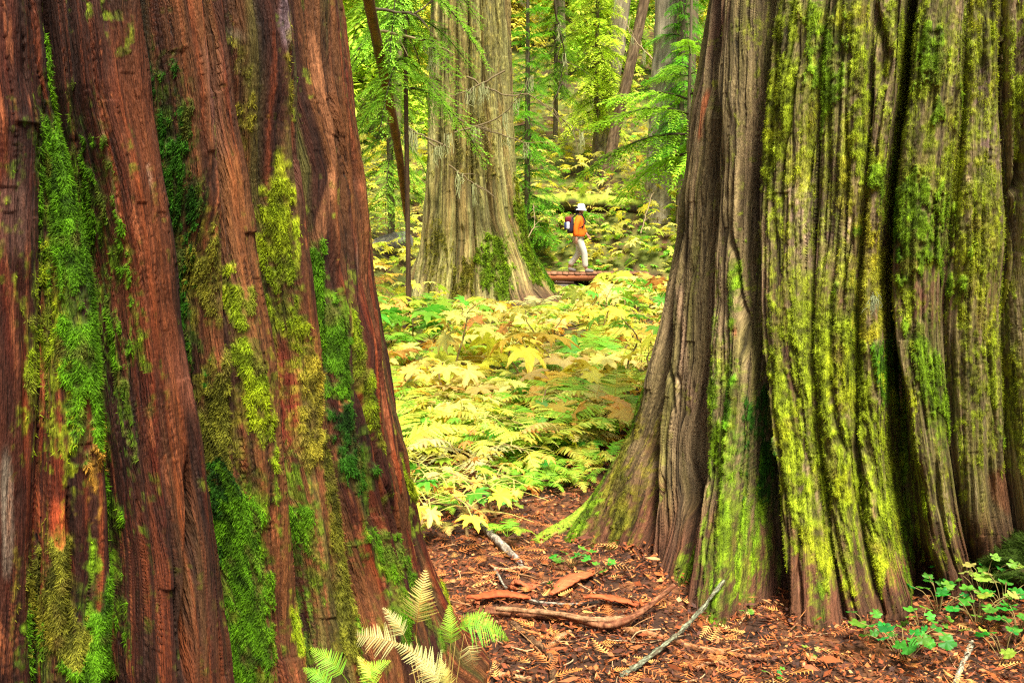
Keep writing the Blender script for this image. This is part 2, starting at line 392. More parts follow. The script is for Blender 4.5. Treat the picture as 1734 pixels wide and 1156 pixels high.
        nn = np.cross(V[i0, j0 + 1] - V[i0, j0 - 1], V[i0 + 1, j0] - V[i0 - 1, j0]); nn /= np.linalg.norm(nn, axis=1)[:, None] + 1e-9
        pt = V[i0, j0] + rng.normal(0, 0.002, (tufts, 3))
        Ln = tuft_len * rng.uniform(0.4, 1.5, tufts)[:, None] * (0.5 + 1.0 * nm[i0, j0])[:, None]
        dr = nn * rng.uniform(0.2, 0.9, (tufts, 1)) + np.array([0, 0, -1]) * rng.uniform(0.2, 1.0, (tufts, 1)) + rng.normal(0, 0.35, (tufts, 3))
        dr /= np.linalg.norm(dr, axis=1)[:, None]
        sd_ = np.cross(dr, nn + rng.normal(0, 0.3, (tufts, 3))); sd_ /= np.linalg.norm(sd_, axis=1)[:, None] + 1e-9
        wv = 0.0013 if tuft_len < .03 else .006
        v = np.stack([pt - sd_ * wv, pt + sd_ * wv, pt + dr * Ln], 1).reshape(-1, 3)
        cc = mc[i0, j0] * rng.uniform(0.45, 1.25, (tufts, 1)); cc = np.repeat(cc, 3, 0); cc[2::3] *= 1.3
        t_ = MB(); t_.add(v, np.arange(tufts * 3).reshape(-1, 3), cc)
        t_.obj('moss', M_moss, name_parent)
    return V, moss
def ZS(z0, z1, dz, ztop, n):
    return np.concatenate([np.arange(z0, z1, dz), z1 + (ztop - z1) * np.linspace(0, 1, n) ** 1.3])

# --- left tree (red-brown)
def sil_profile(cx, cy, pts):
    out = []
    for px, py in pts:
        d = ray(px, py); h = math.hypot(d[0], d[1]); ux, uy = d[0] / h, d[1] / h
        t = cx * ux + cy * uy; Rr = abs(cx * uy - cy * ux)
        out.append((CAMH + t * d[2] / h, Rr))
    out.sort(); return np.array(out)
LCX, LCY = -1.72, 3.20
Lp = sil_profile(LCX, LCY, [(597, 0), (612, 130), (622, 240), (640, 380), (652, 480), (668, 590), (690, 700), (712, 800), (740, 900), (772, 980), (800, 1040), (835, 1110), (870, 1156)])
def RL(th, z):
    th = np.asarray(th, float); z = np.asarray(z, float)
    r = np.interp(z, Lp[:, 0], Lp[:, 1] - 0.072 - 0.08 * np.clip(1 - Lp[:, 0], 0, 1))
    top = Lp[-1, 0]
    r = np.where(z > top, (Lp[-1, 1] - 0.085) * (1 - 0.035 * np.clip(z - top, 0, 30)), r)
    fl = r - (Lp[-1, 1] - 0.08)
    side = 0.62 + 0.38 * np.clip(np.cos(th - rad(372)), 0, 1) ** 0.8          # flare strongest on the silhouette side
    side = side + 0.10 * np.sin(th * 5 + 1.0) * 0.6
    return (r - fl) + fl * side
TL = Trunk(LCX, LCY, RL, math.atan2(-LCY, -LCX), 1.2)
GREEN, DGREEN, LIME, OLIVE = (0.060, 0.150, 0.003), (0.018, 0.070, 0.003), (0.15, 0.21, 0.005), (0.115, 0.115, 0.010)
Lf = [  # main furrows: pixel paths, half width (m), depth (m)
 ([(-420, 0), (-450, 1150)], .03, .05), ([(-250, 0), (-270, 1150)], .03, .06), ([(-90, 0), (-80, 500), (-95, 1150)], .02, .05),
 ([(55, 0), (66, 120), (88, 215), (80, 400), (72, 700), (60, 1150)], .014, .035),
 ([(112, 0), (122, 140), (140, 230), (172, 420), (188, 600), (204, 800), (214, 950), (204, 1150)], .034, .20),
 ([(266, 0), (284, 160), (306, 330), (330, 520), (350, 680), (368, 790), (388, 930), (400, 1050), (410, 1150)], .040, .20),
 ([(352, 0), (368, 160), (372, 300), (380, 500), (388, 640), (402, 790), (430, 900), (455, 1030), (470, 1150)], .012, .03),
 ([(385, 0), (412, 190), (434, 310), (452, 480), (468, 600), (480, 750), (490, 850), (506, 1000), (525, 1150)], .020, .12),
 ([(478, 0), (490, 130), (504, 330), (518, 450), (532, 600), (542, 740), (558, 860), (590, 1020), (615, 1150)], .024, .14),
 ([(553, 0), (571, 175), (592, 300), (606, 420), (626, 600), (650, 750), (684, 900), (722, 1030), (748, 1150)], .012, .05),
 ([(588, 0), (602, 130), (612, 240), (630, 380), (642, 480), (658, 590), (680, 700), (702, 800), (730, 900), (762, 980), (790, 1040)], .010, .02)]
for p, wdt, dep in Lf: TL.lines.append((TL.path(p), wdt, dep))
z_, t_ = TL.lines[-1][0]
TL.lines.append(((z_, t_ + 0.45), .03, .07)); TL.lines.append(((z_, t_ + 1.0), .03, .08))
z_, t_ = TL.lines[0][0]; TL.lines.insert(0, ((z_, t_ - 0.6), .03, .08))
for p, wdt, dep in [([(290, 770), (292, 900), (286, 1040), (290, 1150)], .010, .05), ([(32, 40), (45, 200)], .006, .02),
     ([(400, 120), (418, 260)], .006, .03), ([(340, 30), (350, 250)], .008, .03), ([(560, 560), (585, 700), (612, 820), (640, 900), (690, 1060)], .010, .04),
     ([(430, 0), (462, 180), (476, 330)], .007, .03), ([(520, 0), (532, 160), (560, 330), (570, 470)], .007, .03), ([(315, 600), (318, 780)], .004, .015),
     ([(30, 420), (40, 600), (36, 800)], .006, .02), ([(100, 820), (112, 940), (110, 1080)], .006, .03), ([(236, 0), (240, 200), (262, 420)], .004, .012),
     ([(452, 620), (462, 700), (470, 850)], .007, .04), ([(600, 800), (635, 930), (670, 1080)], .008, .035), ([(640, 840), (690, 980), (730, 1100)], .006, .03)]:
    TL.cracks.append((TL.path(p), wdt, dep))
k = 1 / 1686 * 2.5
for p, hw, c, st, th_ in [
  ([(110, 215), (122, 300), (142, 440), (152, 570), (165, 680), (175, 740)], 42, GREEN, 1.0, .018),
  ([(150, 330), (165, 520), (180, 720)], 22, DGREEN, .9, .02),
  ([(150, 640), (158, 760)], 24, (0.25, 0.14, 0.02), .8, .01), ([(195, 740), (208, 860), (212, 960)], 14, GREEN, .8, .012),
  ([(85, 430), (92, 560), (105, 720)], 42, LIME, .42, .006), ([(85, 965), (92, 1040), (98, 1100)], 36, OLIVE, .9, .015), ([(150, 1000), (160, 1080), (162, 1156)], 44, GREEN, .95, .015),
  ([(60, 1040), (75, 1156)], 26, GREEN, .6, .01),
  ([(294, 170), (312, 320), (326, 440), (342, 560), (352, 660)], 22, DGREEN, .95, .012), ([(335, 380), (352, 470), (362, 560)], 30, OLIVE, .5, .01),
  ([(336, 600), (358, 730), (372, 830)], 12, LIME, .9, .008), ([(378, 640), (388, 740), (396, 840)], 22, OLIVE, .85, .015), ([(390, 820), (396, 870)], 14, DGREEN, .9, .01),
  ([(400, 540), (412, 640), (420, 720)], 20, LIME, .7, .008), ([(410, 850), (425, 960), (438, 1070), (445, 1156)], 36, GREEN, 1.0, .022), ([(398, 830), (405, 960), (415, 1090)], 16, DGREEN, 1.0, .015),
  ([(452, 300), (462, 420), (474, 530), (486, 580)], 18, LIME, .75, .01), ([(446, 90), (452, 200)], 10, OLIVE, .5, .006), ([(470, 60), (478, 90)], 12, GREEN, .8, .01),
  ([(488, 120), (490, 230), (500, 340)], 12, GREEN, .8, .012), ([(520, 430), (524, 480)], 13, DGREEN, 1.0, .014), ([(532, 480), (545, 560), (556, 640), (560, 680)], 17, GREEN, .95, .014),
  ([(500, 600), (508, 700), (514, 790)], 24, (0.21, 0.18, 0.016), .85, .012), ([(488, 800), (498, 920), (512, 1040)], 16, GREEN, .95, .014),
  ([(530, 820), (545, 930), (556, 1100)], 20, OLIVE, .95, .014), ([(562, 720), (585, 800), (600, 900)], 26, DGREEN, .8, .02), ([(600, 880), (630, 980), (650, 1060)], 24, GREEN, .6, .014),
  ([(575, 620), (600, 720), (620, 800)], 12, LIME, .5, .008), ([(660, 780), (690, 870), (720, 950), (735, 1000)], 18, LIME, .75, .01), ([(650, 950), (690, 1040), (720, 1100)], 24, GREEN, .7, .012),
  ([(560, 950), (590, 1060), (610, 1156)], 22, GREEN, .6, .01), ([(610, 260), (632, 460), (655, 640)], 6, LIME, .4, .004), ([(380, 0), (402, 120), (424, 250)], 14, OLIVE, .45, .004), ([(478, 960), (500, 1100)], 16, LIME, .5, .004)]:
    TL.moss.append((TL.path(p), hw * k * 1.05, c, st, th_))
for p, hw, c, st in [([(396, 60), (408, 200), (418, 300)], 7, (.42, .10, .03), .9), ([(418, 270), (428, 380), (440, 470), (452, 560)], 12, (.55, .17, .055), .9),
   ([(416, 255), (418, 300)], 14, (.5, .22, .12), .8), ([(504, 40), (520, 160), (534, 270), (528, 360), (530, 430)], 15, (.25, .10, .04), .8), ([(340, 60), (352, 180), (366, 300)], 22, (.17, .075, .05), .5),
   ([(200, 0), (220, 300), (250, 560), (268, 640)], 40, (.13, .032, .009), .5), ([(290, 560), (300, 640), (312, 700)], 36, (.22, .07, .035), .4), ([(395, 30), (402, 90)], 8, (.45, .45, .28), .8),
   ([(440, 0), (448, 90)], 26, (.18, .12, .13), .7), ([(528, 60), (535, 110)], 9, (.45, .47, .30), .7), ([(8, 760), (12, 900), (10, 1000)], 8, (.3, .28, .2), .35), ([(30, 300), (40, 440)], 40, (.14, .07, .05), .4),
   ([(560, 20), (580, 180), (602, 320)], 14, (.30, .22, .10), .6), ([(470, 560), (480, 680), (490, 780)], 12, (.20, .022, .012), .7), ([(90, 840), (100, 920), (108, 960)], 12, (.42, .07, .02), .7), ([(100, 225), (108, 240)], 8, (.55, .52, .42), .8)]:
    TL.tint.append((TL.path(p), hw * k * 1.05, c, st))
def colL(TT, Z, ua, R, r1, r2, r3):
    th0 = TL.thc
    n1 = fbm(ua * 9, Z * 1.4, 71, 4); n2 = fbm(ua * 60, Z * 2.5, 75, 3); n3 = fbm(TT * 2, Z * 1.2, 79, 3); n4 = fbm(ua * 130, Z * 7, 83, 2)
    c = np.zeros(TT.shape + (3,)); c[:] = (0.042, 0.0064, 0.0019)
    c = mixc(c, (0.110, 0.0150, 0.0032), sst(0.45, 0.70, n1)); c = mixc(c, (0.045, 0.014, 0.007), sst(0.55, 0.3, n3) * 0.8)
    c = mixc(c, (0.035, 0.012, 0.006), sst(0.58, 0.35, n2) * 0.75); c = mixc(c, (0.24, 0.05, 0.012), sst(0.58, 0.72, n2) * 0.5)
    right = sst(0.20, 0.55, TT - th0)
    c = mixc(c, (0.155, 0.060, 0.017), right * sst(0.42, 0.62, fbm(ua * 22, Z * 1.0, 87, 3)) * 0.75)
    c = mixc(c, (0.085, 0.085, 0.018), right * sst(0.5, 0.68, fbm(ua * 17, Z * 1.1, 91, 3)) * 0.7)
    c = mixc(c, (0.34, 0.10, 0.035), sst(0.62, 0.80, n4) * sst(0.4, 0.6, n1) * 0.7)
    c = mixc(c, (0.02, 0.010, 0.006), (1 - r2) ** 2 * 0.5); c = mixc(c, (0.012, 0.006, 0.004), (1 - r1) ** 2 * 0.6)  # fissure pattern: shade-like darkening of the recesses is put into the bark colour
    return c
def spL(TT, Z): return 0.75 * sst(0.35, 0.6, fbm(TT * 5, Z * 2, 95, 3))
TL.lobe = 0.165; TL.lobes = {9: .08, 10: .03, 11: .05, 12: .08}
lt = empty('old_cedar', (0, 0, 0), 'huge red-brown cedar trunk with green moss strips filling the left side', 'tree')
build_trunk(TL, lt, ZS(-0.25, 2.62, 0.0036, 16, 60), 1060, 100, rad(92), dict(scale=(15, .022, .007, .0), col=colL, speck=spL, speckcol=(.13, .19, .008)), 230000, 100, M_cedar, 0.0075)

# --- right tree (grey-brown with lime moss)
RCX, RCY = 2.12, 5.20
_tb = np.array([90, 150, 172, 185, 191, 198, 207, 213, 220, 227, 233, 239, 246, 251, 257, 264, 272, 282, 300, 330, 360, 450]) * math.pi / 180
_rb = np.array([1.5, 1.62, 1.75, 1.94, 2.0, 1.83, 1.72, 1.80, 1.93, 1.98, 1.86, 1.86, 1.72, 1.50, 1.25, 1.08, 1.16, 1.30, 1.32, 1.25, 1.45, 1.5])
Rp = sil_profile(RCX, RCY, [(1200, 0), (1180, 90), (1160, 190), (1143, 310), (1130, 400), (1108, 500), (1088, 570), (1066, 650), (1044, 715), (1012, 770), (975, 825), (940, 872), (905, 915)])
_f = np.clip((Rp[:, 1] - Rp[-1, 1]) / (Rp[0, 1] - Rp[-1, 1]), 0, 1.0)
RT = Rp[-1, 1]
def RR_(th, z):
    th = np.asarray(th, float); z = np.asarray(z, float)
    base = np.interp((th % (2 * math.pi) - _tb[0]) % (2 * math.pi) + _tb[0], _tb, _rb)
    f = np.interp(z, Rp[:, 0], _f); f = np.where(z < Rp[0, 0], 1 + (Rp[0, 0] - z) * 0.6, f)
    low = RT * (1 - 0.03 * np.clip(z - 2.7, 0, 40))
    return low + (base - RT) * f - 0.03
TRR = Trunk(RCX, RCY, RR_, math.atan2(-RCY, -RCX) + 2 * math.pi, 1.25)
Rf = [([(1196, 0), (1156, 190), (1139, 310), (1126, 400), (1104, 500), (1084, 570), (1062, 650), (1040, 715), (1005, 780)], .008, .015),
 ([(1215, 0), (1195, 150), (1168, 330), (1148, 480), (1132, 600), (1100, 745), (1103, 845), (1092, 915), (1082, 975)], .028, .16, (-9, 9, 1.5)),
 ([(1232, 0), (1230, 200), (1224, 330), (1214, 430), (1210, 520), (1203, 640), (1196, 740), (1186, 840), (1176, 940), (1150, 1040)], .046, .40, (-9, 9, 1.2)),
 ([(1312, 0), (1300, 120), (1288, 230), (1281, 330), (1278, 450), (1280, 560), (1288, 640), (1293, 760), (1287, 880), (1290, 1000), (1296, 1080)], .036, .48, (-9, 9, 2.1)),
 ([(1400, 0), (1388, 200), (1378, 400), (1380, 560), (1388, 700), (1402, 840), (1414, 950), (1430, 1070)], .010, .018),
 ([(1482, 0), (1470, 300), (1450, 560), (1448, 700), (1456, 860), (1472, 940), (1494, 1040)], .012, .026),
 ([(1548, 0), (1536, 120), (1520, 220), (1508, 350), (1504, 480), (1508, 600), (1516, 720), (1528, 840), (1542, 940), (1566, 1010)], .021, .36, (-9, 9, 3.2)),
 ([(1640, 0), (1632, 200), (1606, 420), (1600, 560), (1612, 760), (1630, 880), (1650, 980)], .016, .03),
 ([(1700, 0), (1698, 180), (1712, 420), (1700, 600), (1710, 800), (1725, 900)], .018, .05),
 ([(1800, 0), (1800, 500), (1840, 900)], .02, .06)]
for p, wdt, dep, *zr in Rf: TRR.lines.append((TRR.path(p), wdt, dep, *zr))
TRR.lobe = 0.13; TRR.lobes = {0: .08, 1: .03, 2: .03, 3: .045, 4: .09, 5: .06, 6: .05, 7: .075}
z_, t_ = TRR.lines[0][0]
TRR.lines.insert(0, ((z_, t_ - 0.3), .02, .05)); TRR.lines.insert(0, ((z_, t_ - 0.9), .03, .08))
z_, t_ = TRR.lines[-1][0]; TRR.lines.append(((z_, t_ + 0.8), .03, .08))
for p, wdt, dep in [([(1355, 120), (1345, 230), (1330, 330)], .009, .04), ([(1385, 230), (1372, 290), (1366, 330)], .006, .04), ([(1436, 170), (1440, 260), (1437, 330)], .007, .04),
   ([(1478, 150), (1470, 300)], .006, .04), ([(1480, 0), (1495, 60), (1500, 90), (1494, 160)], .018, .06), ([(1240, 0), (1232, 60)], .012, .04), ([(1235, 60), (1228, 150)], .010, .05),
   ([(1262, 300), (1258, 420), (1266, 520), (1272, 620)], .012, .06), ([(1180, 320), (1160, 480), (1140, 640)], .006, .03), ([(1195, 760), (1186, 830), (1178, 900)], .065, .28),
   ([(1704, 60), (1690, 130), (1702, 215)], .008, .05), ([(1732, 250), (1718, 310), (1706, 345)], .014, .06), ([(1250, 250), (1240, 330)], .006, .03), ([(1330, 0), (1318, 200)], .006, .02),
   ([(1145, 600), (1150, 700)], .012, .05), ([(1170, 420), (1160, 560), (1158, 700)], .008, .04), ([(1320, 620), (1330, 800), (1326, 930)], .008, .03), ([(1355, 880), (1365, 1060)], .010, .04),
   ([(1225, 850), (1215, 980)], .008, .035), ([(1130, 800), (1125, 900), (1110, 990)], .012, .05), ([(1010, 850), (1000, 900)], .008, .03), ([(1580, 760), (1590, 880)], .01, .03), ([(1445, 330), (1430, 480)], .005, .02),
   ([(1500, 880), (1525, 1010)], .006, .03), ([(1660, 560), (1675, 720), (1690, 860)], .008, .02)]:
    TRR.cracks.append((TRR.path(p), wdt, dep))
k = 1 / 1686 * 4.3
LM2, LM3 = (0.175, 0.222, 0.008), (0.105, 0.18, 0.005)
for p, hw, c, st, th_ in [
  ([(1430, 0), (1420, 300), (1420, 600), (1440, 960)], 130, LM2, .38, .004), ([(1390, 480), (1400, 940)], 100, LM2, .66, .005), ([(1440, 640), (1460, 960)], 90, LM2, .75, .005), ([(1560, 0), (1570, 260), (1560, 480)], 75, LM2, .62, .008), ([(1640, 0), (1650, 400), (1680, 760)], 80, LM2, .5, .004), ([(1330, 0), (1330, 300)], 50, LM2, .6, .004), ([(1240, 560), (1240, 1000)], 40, LM3, .4, .005), ([(1060, 660), (1000, 900)], 60, OLIVE, .5, .005), ([(1345, 0), (1350, 100), (1348, 200)], 22, LM2, .8, .012), ([(1400, 20), (1410, 120), (1415, 190)], 32, LM3, .95, .02), ([(1455, 60), (1460, 200), (1470, 300)], 22, LM2, .75, .01),
  ([(1310, 100), (1306, 220), (1318, 270)], 14, LM2, .75, .01), ([(1340, 260), (1380, 360)], 26, LM2, .35, .005), ([(1500, 200), (1492, 340), (1480, 420)], 16, LM2, .6, .006),
  ([(1450, 300), (1470, 460), (1480, 560)], 34, (0.24, 0.24, 0.015), .7, .006), ([(1450, 400), (1460, 440)], 14, LM3, .9, .01), ([(1420, 480), (1430, 520)], 12, LM3, .8, .008),
  ([(1570, 40), (1578, 140), (1590, 170)], 32, LM3, .95, .03), ([(1575, 80), (1575, 115)], 20, GREEN, .95, .02), ([(1590, 150), (1612, 220)], 20, LM2, .8, .01),
  ([(1530, 270), (1548, 340), (1560, 400), (1570, 460)], 52, LM3, .92, .03), ([(1520, 290), (1522, 400)], 16, GREEN, .9, .02), ([(1600, 260), (1620, 380), (1640, 460)], 30, LM2, .6, .01),
  ([(1560, 560), (1572, 620), (1585, 690), (1590, 745)], 23, LM3, .97, .028), ([(1572, 590), (1578, 640)], 14, GREEN, .7, .02),
  ([(1330, 600), (1345, 700), (1358, 800), (1372, 900)], 30, LM2, .85, .01), ([(1390, 540), (1410, 680), (1430, 820), (1450, 930)], 34, LM2, .92, .012), ([(1450, 560), (1470, 680), (1490, 820), (1510, 930)], 34, LM2, .97, .014),
  ([(1480, 570), (1500, 640), (1512, 720)], 20, GREEN, .85, .02), ([(1515, 600), (1518, 640)], 13, DGREEN, .95, .03), ([(1520, 740), (1530, 850), (1540, 960)], 15, LM3, .9, .012),
  ([(1235, 640), (1232, 740), (1232, 830)], 20, LM3, .85, .014), ([(1250, 690), (1256, 720), (1262, 760)], 15, GREEN, .9, .02), ([(1245, 830), (1240, 920), (1236, 1010)], 22, LM3, .95, .014),
  ([(1275, 680), (1272, 800), (1274, 940)], 14, DGREEN, .8, .01), ([(1160, 960), (1150, 1010)], 18, LM3, .8, .012), ([(1190, 880), (1180, 930)], 14, LM2, .7, .012),
  ([(1308, 790), (1304, 860)], 14, DGREEN, .9, .018), ([(1308, 620), (1300, 720)], 8, OLIVE, .6, .006), ([(1262, 420), (1258, 500), (1255, 570)], 10, LM3, .8, .01), ([(1400, 960), (1396, 1010)], 10, LM3, .6, .006),
  ([(1070, 640), (1045, 760), (1010, 860), (990, 900)], 26, LM3, .85, .014), ([(1075, 720), (1060, 830), (1050, 900)], 30, OLIVE, .75, .012), ([(1100, 600), (1085, 700)], 10, GREEN, .7, .008), ([(1040, 720), (990, 820), (960, 880)], 13, GREEN, .7, .01),
  ([(1110, 850), (1100, 920), (1092, 980)], 14, LM3, .7, .01), ([(1175, 120), (1150, 300), (1130, 460)], 10, OLIVE, .55, .004), ([(1640, 300), (1680, 460), (1700, 620), (1715, 720)], 30, LM2, .5, .006), ([(1650, 600), (1670, 700)], 28, LM2, .7, .01),
  ([(1680, 700), (1690, 740)], 14, LM3, .8, .01), ([(1610, 540), (1625, 640)], 22, OLIVE, .5, .005), ([(1715, 180), (1725, 260)], 16, LM2, .7, .008), ([(1540, 460), (1545, 560)], 12, LM2, .6, .006), ([(1590, 780), (1600, 860)], 14, OLIVE, .4, .004)]:
    TRR.moss.append((TRR.path(p), hw * k, c, st, th_))
for p, hw, c, st in [([(1222, 60), (1218, 120)], 9, (.30, .06, .015), .95), ([(1210, 150), (1202, 200), (1196, 250)], 10, (.34, .10, .035), .9), ([(1560, 470), (1550, 540)], 24, (.13, .05, .03), .8),
   ([(1660, 100), (1668, 200), (1676, 320)], 22, (.24, .14, .13), .7), ([(1640, 0), (1650, 100)], 24, (.36, .26, .19), .6), ([(1142, 520), (1142, 590)], 9, (.46, .24, .12), .7), ([(1160, 480), (1170, 620), (1175, 700)], 14, (.30, .19, .11), .7),
   ([(1540, 760), (1560, 880), (1600, 960)], 30, (.08, .04, .012), .8), ([(1680, 780), (1700, 870)], 30, (.16, .06, .025), .8), ([(1370, 300), (1380, 400), (1390, 480)], 40, (.30, .20, .13), .6), ([(1500, 940), (1520, 1000)], 18, (.24, .09, .04), .7),
   ([(1220, 560), (1215, 700)], 6, (.28, .14, .06), .6), ([(1085, 730), (1115, 860)], 14, (.10, .05, .02), .7), ([(1250, 520), (1264, 580)], 10, (.34, .10, .04), .6), ([(1190, 860), (1170, 960), (1150, 1060)], 14, (.19, .10, .10), .9)]:
    TRR.tint.append((TRR.path(p), hw * k, c, st))
def colR(TT, Z, ua, R, r1, r2, r3):
    n1 = fbm(ua * 10, Z * 1.6, 171, 4); n2 = fbm(ua * 60, Z * 2.5, 175, 3); n3 = fbm(TT * 3, Z * 1.5, 179, 3)
    c = np.zeros(TT.shape + (3,)); c[:] = (0.21, 0.155, 0.065)
    c = mixc(c, (0.29, 0.20, 0.10), sst(0.45, 0.7, n1)); c = mixc(c, (0.15, 0.135, 0.03), sst(0.5, 0.7, fbm(ua * 14, Z * 1.2, 187, 3)) * 0.8)
    c = mixc(c, (0.17, 0.065, 0.04), sst(0.55, 0.75, n3) * sst(0.35, 0.6, n2) * 0.8)
    c = mixc(c, (0.32, 0.24, 0.13), sst(0.62, 0.78, n2) * 0.5)
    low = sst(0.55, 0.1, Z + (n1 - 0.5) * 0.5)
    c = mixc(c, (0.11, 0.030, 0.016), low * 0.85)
    c = mixc(c, (0.022, 0.013, 0.007), (1 - r1) ** 2 * 0.6); c = mixc(c, (0.03, 0.018, 0.01), (1 - r2) ** 2 * 0.7)  # crack recesses shaded dark in the vertex colour, as part of the fissure pattern
    return c
def spR(TT, Z): return 0.7 * sst(0.3, 0.55, fbm(TT * 6, Z * 2, 195, 3)) * sst(0.25, 0.6, Z)
rt = empty('mossy_cedar', (0, 0, 0), 'huge fluted grey-brown cedar trunk covered in lime moss filling the right side', 'tree')
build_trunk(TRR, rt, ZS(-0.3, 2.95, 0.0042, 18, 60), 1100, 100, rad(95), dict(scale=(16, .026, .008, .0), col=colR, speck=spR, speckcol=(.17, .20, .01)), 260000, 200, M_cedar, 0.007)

# ------------------------------------------------------------------ the middle cedar
MX, MY = -0.73, 17.6
gm = float(hgt(MX, MY))
_mt = np.array([-90, -60, -30, -10, 8, 30, 60, 90, 130, 160, 180, 200, 225, 250, 270]) * math.pi / 180
_mb = np.array([1.32, 1.42, 1.50, 1.62, 1.68, 1.45, 1.3, 1.3, 1.3, 1.3, 1.28, 1.30, 1.28, 1.36, 1.32])
def RM(th, z):
    th = np.asarray(th, float); z = np.asarray(z, float)
    base = np.interp((th + math.pi / 2) % (2 * math.pi) - math.pi / 2, _mt, _mb)
    zz = z - gm
    f = np.interp(zz, [-0.5, 0, 0.25, 0.5, 0.8, 1.14, 2.16, 3.4, 5.4], [1.3, 1, .8, .63, .44, .31, .15, .08, 0])
    top = 0.61 * (1 - 0.02 * np.clip(z - 5.4, 0, 50))
    return top + (base - 0.66) * f
TM = Trunk(MX, MY, RM, -math.pi / 2, 0.75)
for p, wdt, dep in [([(724, 0), (722, 200), (712, 400), (695, 500)], .03, .03), ([(748, 0), (745, 240), (738, 400), (722, 510)], .03, .05), ([(772, 0), (770, 240), (772, 400), (764, 500)], .03, .05),
    ([(792, 0), (797, 240), (803, 400), (800, 500)], .04, .07), ([(816, 0), (822, 240), (834, 380), (850, 440), (866, 500)], .045, .13), ([(838, 0), (850, 240), (866, 380), (890, 440), (905, 490)], .03, .08),
    ([(852, 0), (868, 240), (886, 380), (912, 440), (935, 480)], .03, .04)]:
    TM.lines.append((TM.path(p), wdt, dep))
z_, t_ = TM.lines[0][0]; TM.lines.insert(0, ((z_, t_ - 0.7), .05, .1)); z_, t_ = TM.lines[-1][0]; TM.lines.append(((z_, t_ + 0.8), .05, .1))
for p, wdt, dep in [([(758, 420), (752, 500)], .03, .05), ([(783, 380), (784, 500)], .03, .05), ([(845, 440), (858, 500)], .03, .06), ([(880, 440), (900, 490)], .03, .06), ([(730, 440), (715, 505)], .03, .04)]:
    TM.cracks.append((TM.path(p), wdt, dep))
k = 1 / 1686 * 16.6
for p, hw, c, st, th_ in [([(838, 400), (846, 450), (850, 500)], 18, LM3, .9, .05), ([(815, 430), (825, 480)], 12, LM3, .8, .04), ([(872, 340), (886, 420), (905, 470)], 14, LM3, .95, .05), ([(890, 400), (912, 460), (930, 490)], 14, GREEN, .9, .04),
    ([(866, 300), (872, 350)], 8, LM2, .7, .02), ([(720, 60), (725, 300)], 10, OLIVE, .4, .02), ([(790, 440), (780, 500)], 22, OLIVE, .6, .03), ([(800, 0), (800, 300)], 60, (.22, .20, .05), .25, .01), ([(740, 380), (735, 500)], 30, OLIVE, .3, .01)]:
    TM.moss.append((TM.path(p), hw * k, c, st, th_))
def colM(TT, Z, ua, R, r1, r2, r3):
    n1 = fbm(ua * 6, Z * 0.6, 271, 4); n2 = fbm(ua * 26, Z * 2.5, 275, 3)
    c = np.zeros(TT.shape + (3,)); c[:] = (0.26, 0.232, 0.068)
    c = mixc(c, (0.36, 0.325, 0.12), sst(0.42, 0.7, n1)); c = mixc(c, (0.30, 0.19, 0.06), sst(0.5, 0.7, fbm(ua * 3, Z * .3, 277, 3)) * .7)
    c = mixc(c, (0.24, 0.24, 0.08), sst(0.5, 0.7, n2) * 0.6)
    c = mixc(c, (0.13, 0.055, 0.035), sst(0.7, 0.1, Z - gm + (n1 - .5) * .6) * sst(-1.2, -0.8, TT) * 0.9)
    return mixc(c, (0.045, 0.03, 0.014), (1 - np.minimum(r1, r2)) ** 2 * 0.75)  # fissure pattern with recess shading painted into the colour
TM.lobe = .075
mt_ = empty('flared_cedar', (0, 0, 0), 'big pale grey-brown cedar with flared mossy base standing beyond the yellow leaves', 'tree')
build_trunk(TM, mt_, ZS(gm - 0.5, 6.2, 0.017, 22, 40), 330, 70, rad(100), dict(scale=(7, .035, .018, .006), col=colM), 30000, 300, M_cedar2, 0.04)

